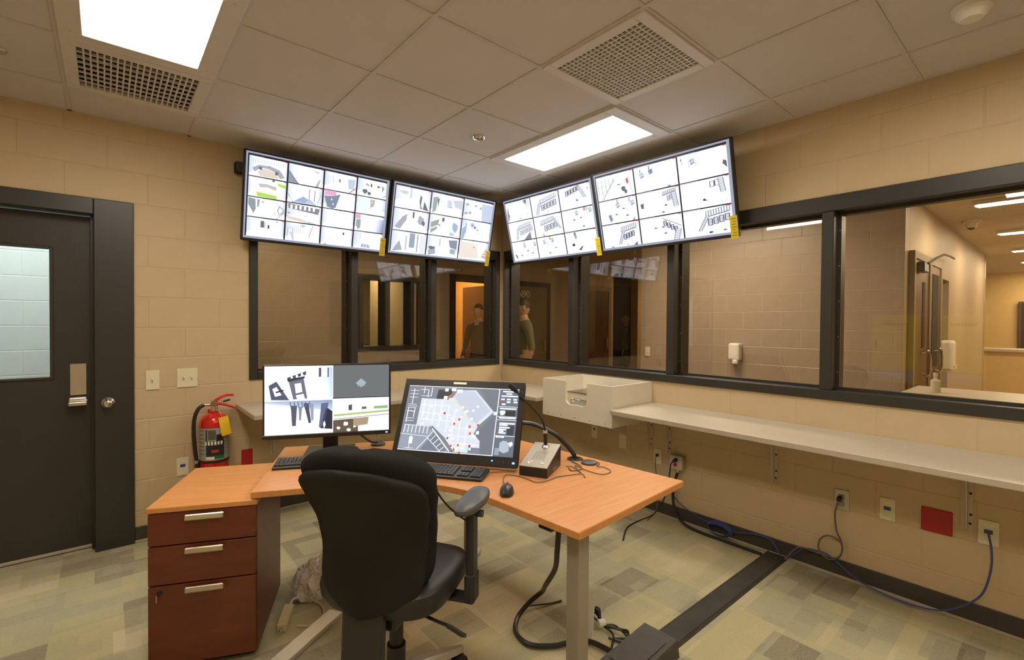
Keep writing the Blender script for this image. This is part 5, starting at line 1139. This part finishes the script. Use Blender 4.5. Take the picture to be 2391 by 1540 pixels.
# switch and dispensers on the hall wall
t = thing('light_switch', 'pale switch plate on the grey hall wall beyond the glass', 'light switch', (2.493, -.165, 1.09), R(-90)); MB().box((0, -.004, 0), (.075, .008, .125), bevel=.002).build('cover_plate', 'ivory', t); MB().box((0, -.012, 0), (.02, .012, .03)).build('toggle', 'ivory', t)
t = thing('wall_dispenser', 'white soap dispenser on the block wall across the hall', 'dispenser', (2.493, -1.40, 1.12), R(-90)); MB().box((0, -.05, .03), (.13, .10, .20), bevel=.02, seg=2).build('body', 'white_matte', t); MB().box((.02, -.09, -.09), (.06, .05, .05), bevel=.01).build('push_bar', 'white_matte', t)
t = thing('wall_dispenser', 'white glove dispenser near the dark corridor doorway', 'dispenser', (4.36, -2.967, 1.02), 0); MB().box((0, -.07, .1), (.22, .13, .36), bevel=.03, seg=2).build('body', 'white_matte', t); MB().box((0, -.14, -.03), (.14, .02, .05)).build('slot', 'ivory', t)
t = thing('notice_panel', 'narrow white panel on the hall wall beside the window mullion', 'panel', (2.493, -.60, 1.40), R(-90)); MB().box((0, -.01, 0), (.07, .02, .75), bevel=.003).build('board', 'white_matte', t); MB().box((-.02, -.03, -.1), (.05, .03, .25), bevel=.01).build('holder', 'white_plastic', t)
# corridor doors with narrow dark lites (wall faces -y)
def corr_door(name, x0, x1, lx0, lx1, z0, z1, material='brown_door'):
    o = bpy.data.objects.new(name, None); COL.objects.link(o); struct(o)
    m = MB(); m.span((x0, -2.998, .01), (x1, -2.97, 2.13)); m.build('door_leaf', material, o)
    for a, b in (((x0 - .06, 0), (x0, 2.2)), ((x1, 0), (x1 + .06, 2.2)), ((x0, 2.13), (x1, 2.2))):
        m = MB(); m.span((a[0], -3.01, a[1]), (b[0], -2.965, b[1])); m.build('frame', 'tan_frame', o)
    m = MB(); m.span((lx0, -3.003, z0), (lx1, -2.997, z1)); m.build('lite', 'dark_void', o)
    m = MB(); m.tube([(x1 - .3, -3.0, .98), (x1 - .3, -3.06, .98), (x1 - .3, -3.06, 1.2), (x1 - .3, -3.0, 1.2)], .012, 8, 3); m.build('pull_handle', 'chrome', o, True)
    return o
corr_door('door_5', 2.72, 3.42, 3.10, 3.22, 1.24, 1.92); corr_door('door_6', 3.52, 4.10, 3.62, 3.96, 1.02, 2.04)
m = MB(); m.span((4.30, -2.76, 0), (5.1, -2.74, 2.1)); m.build('doorway_shade', 'dark_void')['kind'] = 'structure'  # black sheet stands in for the shade inside the open doorway
t = thing('door_closer', 'dark door closer with long arm above the corridor doors', 'door closer', (2.9, -3.0, 2.05)); MB().box((0, -.03, 0), (.22, .06, .10), bevel=.01).build('body', 'frame_dark', t); MB().tube([(.05, -.06, .04), (.8, -.08, .20), (1.9, -.03, .26)], .012, 6, 2).build('arm', 'frame_dark', t)
# corridor lamps
def strip_light(x, y0, y1, label, lens='lamp_lens_hall'):
    t = thing('strip_light', label, 'ceiling light', (x, (y0 + y1) / 2, HC), group='corridor strip lights')
    L_ = abs(y1 - y0); MB().box((0, 0, -.02), (.20, L_, .04), bevel=.004).build('housing', 'white_matte', t); MB().box((0, 0, -.043), (.14, L_ - .06, .006)).build('lens', lens, t)
for x, lb in ((3.55, 'linear strip light in the lit corridor close to the door closer'), (5.85, 'linear strip light in the lit corridor just past the dome camera'), (8.1, 'linear strip light at the end of the grey corridor wall'), (10.2, 'linear strip light right above the reception counter'), (12.2, 'linear strip light nearest the dark framed display wall')): strip_light(x, -3.32, -4.55, lb)
t = thing('dome_camera', 'small dark dome camera on the corridor ceiling', 'camera', (4.67, -3.19, HC)); MB().lathe([(.0, -.10), (.04, -.09), (.055, -.05), (.06, -.035), (.085, -.03), (.09, .0)], seg=20).build('housing', 'ivory', t, True); MB().lathe([(.0, -.115), (.035, -.10), (.048, -.06)], seg=16).build('dome', 'black_plastic', t, True)
def hall_light(x, y, label, lens, w=.5, l=1.1):
    t = thing('hall_light', label, 'ceiling light', (x, y, HC)); MB().box((0, 0, -.01), (w + .1, l + .1, .02)).build('frame', 'grid_white', t); MB().box((0, 0, -.022), (w, l, .005)).build('lens', lens, t)
hall_light(1.35, -1.3, 'added unseen light in the hall ceiling behind the right window', 'lamp_lens_dim')  # lamp out of view, added to light the hall wall
hall_light(-1.6, 1.4, 'added unseen light in the hall ceiling behind the door-side window', 'lamp_lens_low')  # added as well, lights the hall from outside the view
hall_light(1.6, 3.7, 'warm light in the small lit room beyond the doorway', 'lamp_lens_door', .4, .6)
hall_light(6.8, 1.2, 'distant recessed light along the hall ceiling', 'lamp_lens_door', .4, .8)
hall_light(0.2, 4.6, 'faint light in the sink room ceiling', 'lamp_lens_dim', .4, .5)
# reception counter at the corridor end
t = thing('reception_counter', 'long tan reception counter with pale top at the corridor end', 'counter', (10.2, -4.2, 0)); MB().span((-.2, -1.8, .0), (.2, 2.3, .98)).build('front', 'yellow_paint', t); MB().span((-.3, -1.85, .98), (.35, 2.35, 1.04), bevel=.01).build('top', 'countertop', t)
t = thing('corridor_table', 'pale table top just beyond the right window sill', 'table', (1.55, -3.9, 0)); MB().span((-.45, -.9, .93), (.45, .75, .965), bevel=.006).build('top', 'countertop', t)
for sx in (-.4, .4):
    for sy in (-.85, .7): MB().cyl((sx, sy, 0), (sx, sy, .93), .02, seg=10).build('leg', 'grey_metal', t)
t = thing('pump_bottle', 'small pale bottle standing on the table beyond the window', 'bottle', (1.55, -3.33, .965)); MB().lathe([(.0, 0), (.028, .0), (.03, .01), (.03, .09), (.012, .105), (.012, .13), (.0, .13)], seg=16).build('body', 'ivory', t, True); MB().cyl((0, 0, .13), (0, 0, .15), .014, seg=12).build('cap', 'white_matte', t)
t = thing('wall_display', 'dark framed display on the yellow wall at the corridor end', 'display', (12.98, -3.62, 1.3), R(-90)); MB().box((0, -.04, .1), (.9, .07, 1.3), bevel=.01).build('frame', 'brown_door', t); MB().box((0, -.078, .1), (.8, .006, 1.2)).build('panel', 'black_plastic', t)
# bright vestibule beyond the door
simple_wall('wall_vestibule_side', (-2.72, .2, 0), (-2.705, 1.75, 2.86), 'white_paint'); simple_wall('wall_vestibule_left', (-5.3, .2, 0), (-5.2, 1.75, 2.86), 'white_paint')
block_wall('wall_vestibule', (-5.2, 1.55, 0), 0, 2.48, 2.86, [], .2, 'white_paint', 'white_paint')
simple_wall('floor_vestibule', (-5.2, .2, -.05), (-2.72, 1.55, -.003), 'base_edge'); simple_wall('ceiling_vestibule', (-5.2, .2, 2.80), (-2.72, 1.55, 2.86), 'white_paint')
t = thing('hall_light', 'added unseen ceiling light standing in for daylight beyond the door glass', 'ceiling light', (-3.9, .8, 2.80)); MB().box((0, 0, -.01), (1.3, .6, .02)).build('frame', 'grid_white', t); MB().box((0, 0, -.022), (1.2, .5, .005)).build('lens', 'lamp_lens_day', t)  # added lamp supplies the daylight behind the door glass

# ------------------------------------------------------------------ people beyond the glass
def person(label, loc, heading, H, arms, shirt, hair, short_sleeve=True, lean=0., look=0.):
    k = H / 1.75
    J = {'pelvis': (0, 0, .95, .145, .105), 'waist': (0, .01, 1.08, .135, .105), 'chest': (0, .015 + lean * .5, 1.28, .165, .115), 'collar': (0, lean * .9, 1.43, .10, .075), 'neck': (0, .012 + lean, 1.50, .055, .055), 'skull': (0, .025 + lean, 1.58, .06, .065)}
    E = [('pelvis', 'waist'), ('waist', 'chest'), ('chest', 'collar'), ('collar', 'neck'), ('neck', 'skull')]
    reg = {}
    for s_, sx in (('l', -1), ('r', 1)):
        el, wr = arms[0 if sx < 0 else 1]; sh = V((sx * .185, lean * .8, 1.41)); el = V(el); wr = V(wr); d = (wr - el).normalized()
        J['sh' + s_] = (*sh, .062, .062); J['el' + s_] = (*el, .043, .043); J['wr' + s_] = (*wr, .029, .024); pal = wr + d * .075; J['pa' + s_] = (*pal, .040, .018)
        E += [('collar', 'sh' + s_), ('sh' + s_, 'el' + s_), ('el' + s_, 'wr' + s_), ('wr' + s_, 'pa' + s_)]
        side = d.cross(V((0, 1, 0))); side = side.normalized() if side.length > .1 else V((1, 0, 0)); bend = d.cross(side).normalized()
        for f, (o_, ln) in enumerate(((-.030, .062), (-.010, .072), (.011, .068), (.030, .052))):
            a_ = pal + side * o_ + d * .028; b_ = a_ + d * ln * .55 + bend * .008; c_ = b_ + d * ln * .40 + bend * .022
            for nm, p_ in (('a', a_), ('b', b_), ('c', c_)): J['f%d%s%s' % (f, nm, s_)] = (*p_, .0095, .0095)
            E += [('pa' + s_, 'f%da%s' % (f, s_)), ('f%da%s' % (f, s_), 'f%db%s' % (f, s_)), ('f%db%s' % (f, s_), 'f%dc%s' % (f, s_))]
        a_ = wr + d * .035 + side * -.040; b_ = a_ + d * .030 - side * .018 + bend * .01
        J['ta' + s_] = (*a_, .012, .012); J['tb' + s_] = (*b_, .0095, .0095); E += [('wr' + s_, 'ta' + s_), ('ta' + s_, 'tb' + s_)]
        J['hp' + s_] = (sx * .09, 0, .88, .085, .09); J['kn' + s_] = (sx * .10, .02, .49, .058, .06); J['an' + s_] = (sx * .10, -.02, .09, .042, .046); J['to' + s_] = (sx * .115, .13, .04, .045, .032)
        E += [('pelvis', 'hp' + s_), ('hp' + s_, 'kn' + s_), ('kn' + s_, 'an' + s_), ('an' + s_, 'to' + s_)]
    names = list(J); me = bpy.data.meshes.new('person_skeleton'); me.from_pydata([J[n][:3] for n in names], [(names.index(a), names.index(b)) for a, b in E], [])
    ob = bpy.data.objects.new('person_skeleton', me); COL.objects.link(ob)
    sk = ob.modifiers.new('skin', 'SKIN'); sk.use_smooth_shade = True; ob.modifiers.new('sub', 'SUBSURF').levels = 2
    for i, n in enumerate(names): me.skin_vertices[0].data[i].radius = J[n][3:5]; me.skin_vertices[0].data[i].use_root = n == 'pelvis'
    dg = bpy.context.evaluated_depsgraph_get(); body = bpy.data.meshes.new_from_object(ob.evaluated_get(dg)); bpy.data.objects.remove(ob)
    bm_ = bmesh.new(); bm_.from_mesh(body); nb0 = len(bm_.faces)
    hc = V((0, .035 + lean, 1.645)); hb = bmesh.new(); bmesh.ops.create_uvsphere(hb, u_segments=28, v_segments=20, radius=1)
    for v in hb.verts:
        x, y, z_ = v.co; jaw = 1 - .22 * max(0, -z_) ** 1.2
        p_ = V((x * .076 * jaw, y * .096 * (1 - .08 * max(0, -z_)), z_ * .118))
        if y > .3: p_.y += .018 * math.exp(-((x / .18) ** 2 + ((z_ + .10) / .22) ** 2)) + .006 * math.exp(-((x / .3) ** 2 + ((z_ + .48) / .08) ** 2)) - .010 * (math.exp(-(((x - .38) / .18) ** 2 + ((z_ - .05) / .12) ** 2)) + math.exp(-(((x + .38) / .18) ** 2 + ((z_ - .05) / .12) ** 2))); p_.y += .007 * math.exp(-((z_ + .85) / .15) ** 2)
        v.co = Matrix.Rotation(look, 3, 'Z') @ p_ + hc
    for sx in (-1, 1):
        e_ = bmesh.new(); bmesh.ops.create_uvsphere(e_, u_segments=8, v_segments=6, radius=1)
        for v in e_.verts: v.co = Matrix.Rotation(look, 3, 'Z') @ V((sx * .078 + v.co.x * .010, -.005 + v.co.y * .022, v.co.z * .032)) + hc
        tm = bpy.data.meshes.new('t'); e_.to_mesh(tm); e_.free(); hb.from_mesh(tm); bpy.data.meshes.remove(tm)
    tm = bpy.data.meshes.new('t'); hb.to_mesh(tm); hb.free(); bm_.from_mesh(tm); bpy.data.meshes.remove(tm)
    bm_.faces.ensure_lookup_table()
    segs = [(V(J[a][:3]), V(J[b][:3]), a, b) for a, b in E]
    for i, f in enumerate(bm_.faces):
        f.smooth = True
        if i >= nb0: f.material_index = 0; continue
        c_ = f.calc_center_median(); best = min(segs, key=lambda s: ((c_ - s[0]) - (s[1] - s[0]) * max(0, min(1, (c_ - s[0]).dot(s[1] - s[0]) / (s[1] - s[0]).length_squared))).length)
        n2 = best[3]; k2 = n2[:2]
        if k2 in ('hp', 'kn', 'an', 'to') : f.material_index = 2
        elif n2 in ('neck', 'skull') or k2 in ('pa', 'wr', 'ta', 'tb') or n2[0] == 'f': f.material_index = 0 if (short_sleeve or k2 != 'wr') else 1
        elif c_.z < .96 and best[2] == 'pelvis': f.material_index = 2
        else: f.material_index = 1
    me2 = bpy.data.meshes.new('body'); bm_.to_mesh(me2); bm_.free()
    for n_ in ('skin', shirt, 'trousers'): me2.materials.append(MATS[n_])
    t = thing('person', label, 'person', loc, heading - R(90)); t.scale = (k, k, k); place('body', me2, t)
    hb = bmesh.new(); bmesh.ops.create_uvsphere(hb, u_segments=24, v_segments=16, radius=1)
    for v in list(hb.verts):
        if v.co.z < -.15 + .55 * max(0, v.co.y) ** .8: hb.verts.remove(v)
    for v in hb.verts: v.co = Matrix.Rotation(look, 3, 'Z') @ V((v.co.x * .083, v.co.y * .102 - .006, v.co.z * .126)) + hc
    m = MB(); m.add(hb); m.build('hair', hair, t, True)
    for sx in (-1, 1):
        p_ = Matrix.Rotation(look, 3, 'Z') @ V((sx * .030, .085, .006)) + hc; e_ = MB(); e_.lathe([(.0, -.009), (.007, -.006), (.010, 0), (.007, .006), (.0, .009)], p_, 10); e_.build('eye', 'eye_white', t, True)
    return t
person('person in a dark shirt standing in front of the lit doorway', (1.27, 2.12, 0), R(200), 1.76, (((-.24, .02, 1.13), (-.22, .16, .92)), ((.24, .02, 1.13), (.22, .16, .92))), 'shirt_dark', 'hair_dark', False)
person('person in an olive short-sleeved shirt near the glass corner with a bent forearm', (.76, .47, 0), R(150), 1.77, (((-.25, -.04, 1.12), (-.21, .14, .90)), ((.28, -.05, 1.13), (.16, .12, .90))), 'shirt_olive', 'hair_dark', True)
person('fair-haired person in black clothes far down the dark hall', (6.38, 3.02, 0), R(120), 1.66, (((-.23, .0, 1.13), (-.24, .06, .88)), ((.23, .0, 1.13), (.24, .06, .88))), 'shirt_black', 'hair_blonde', False)
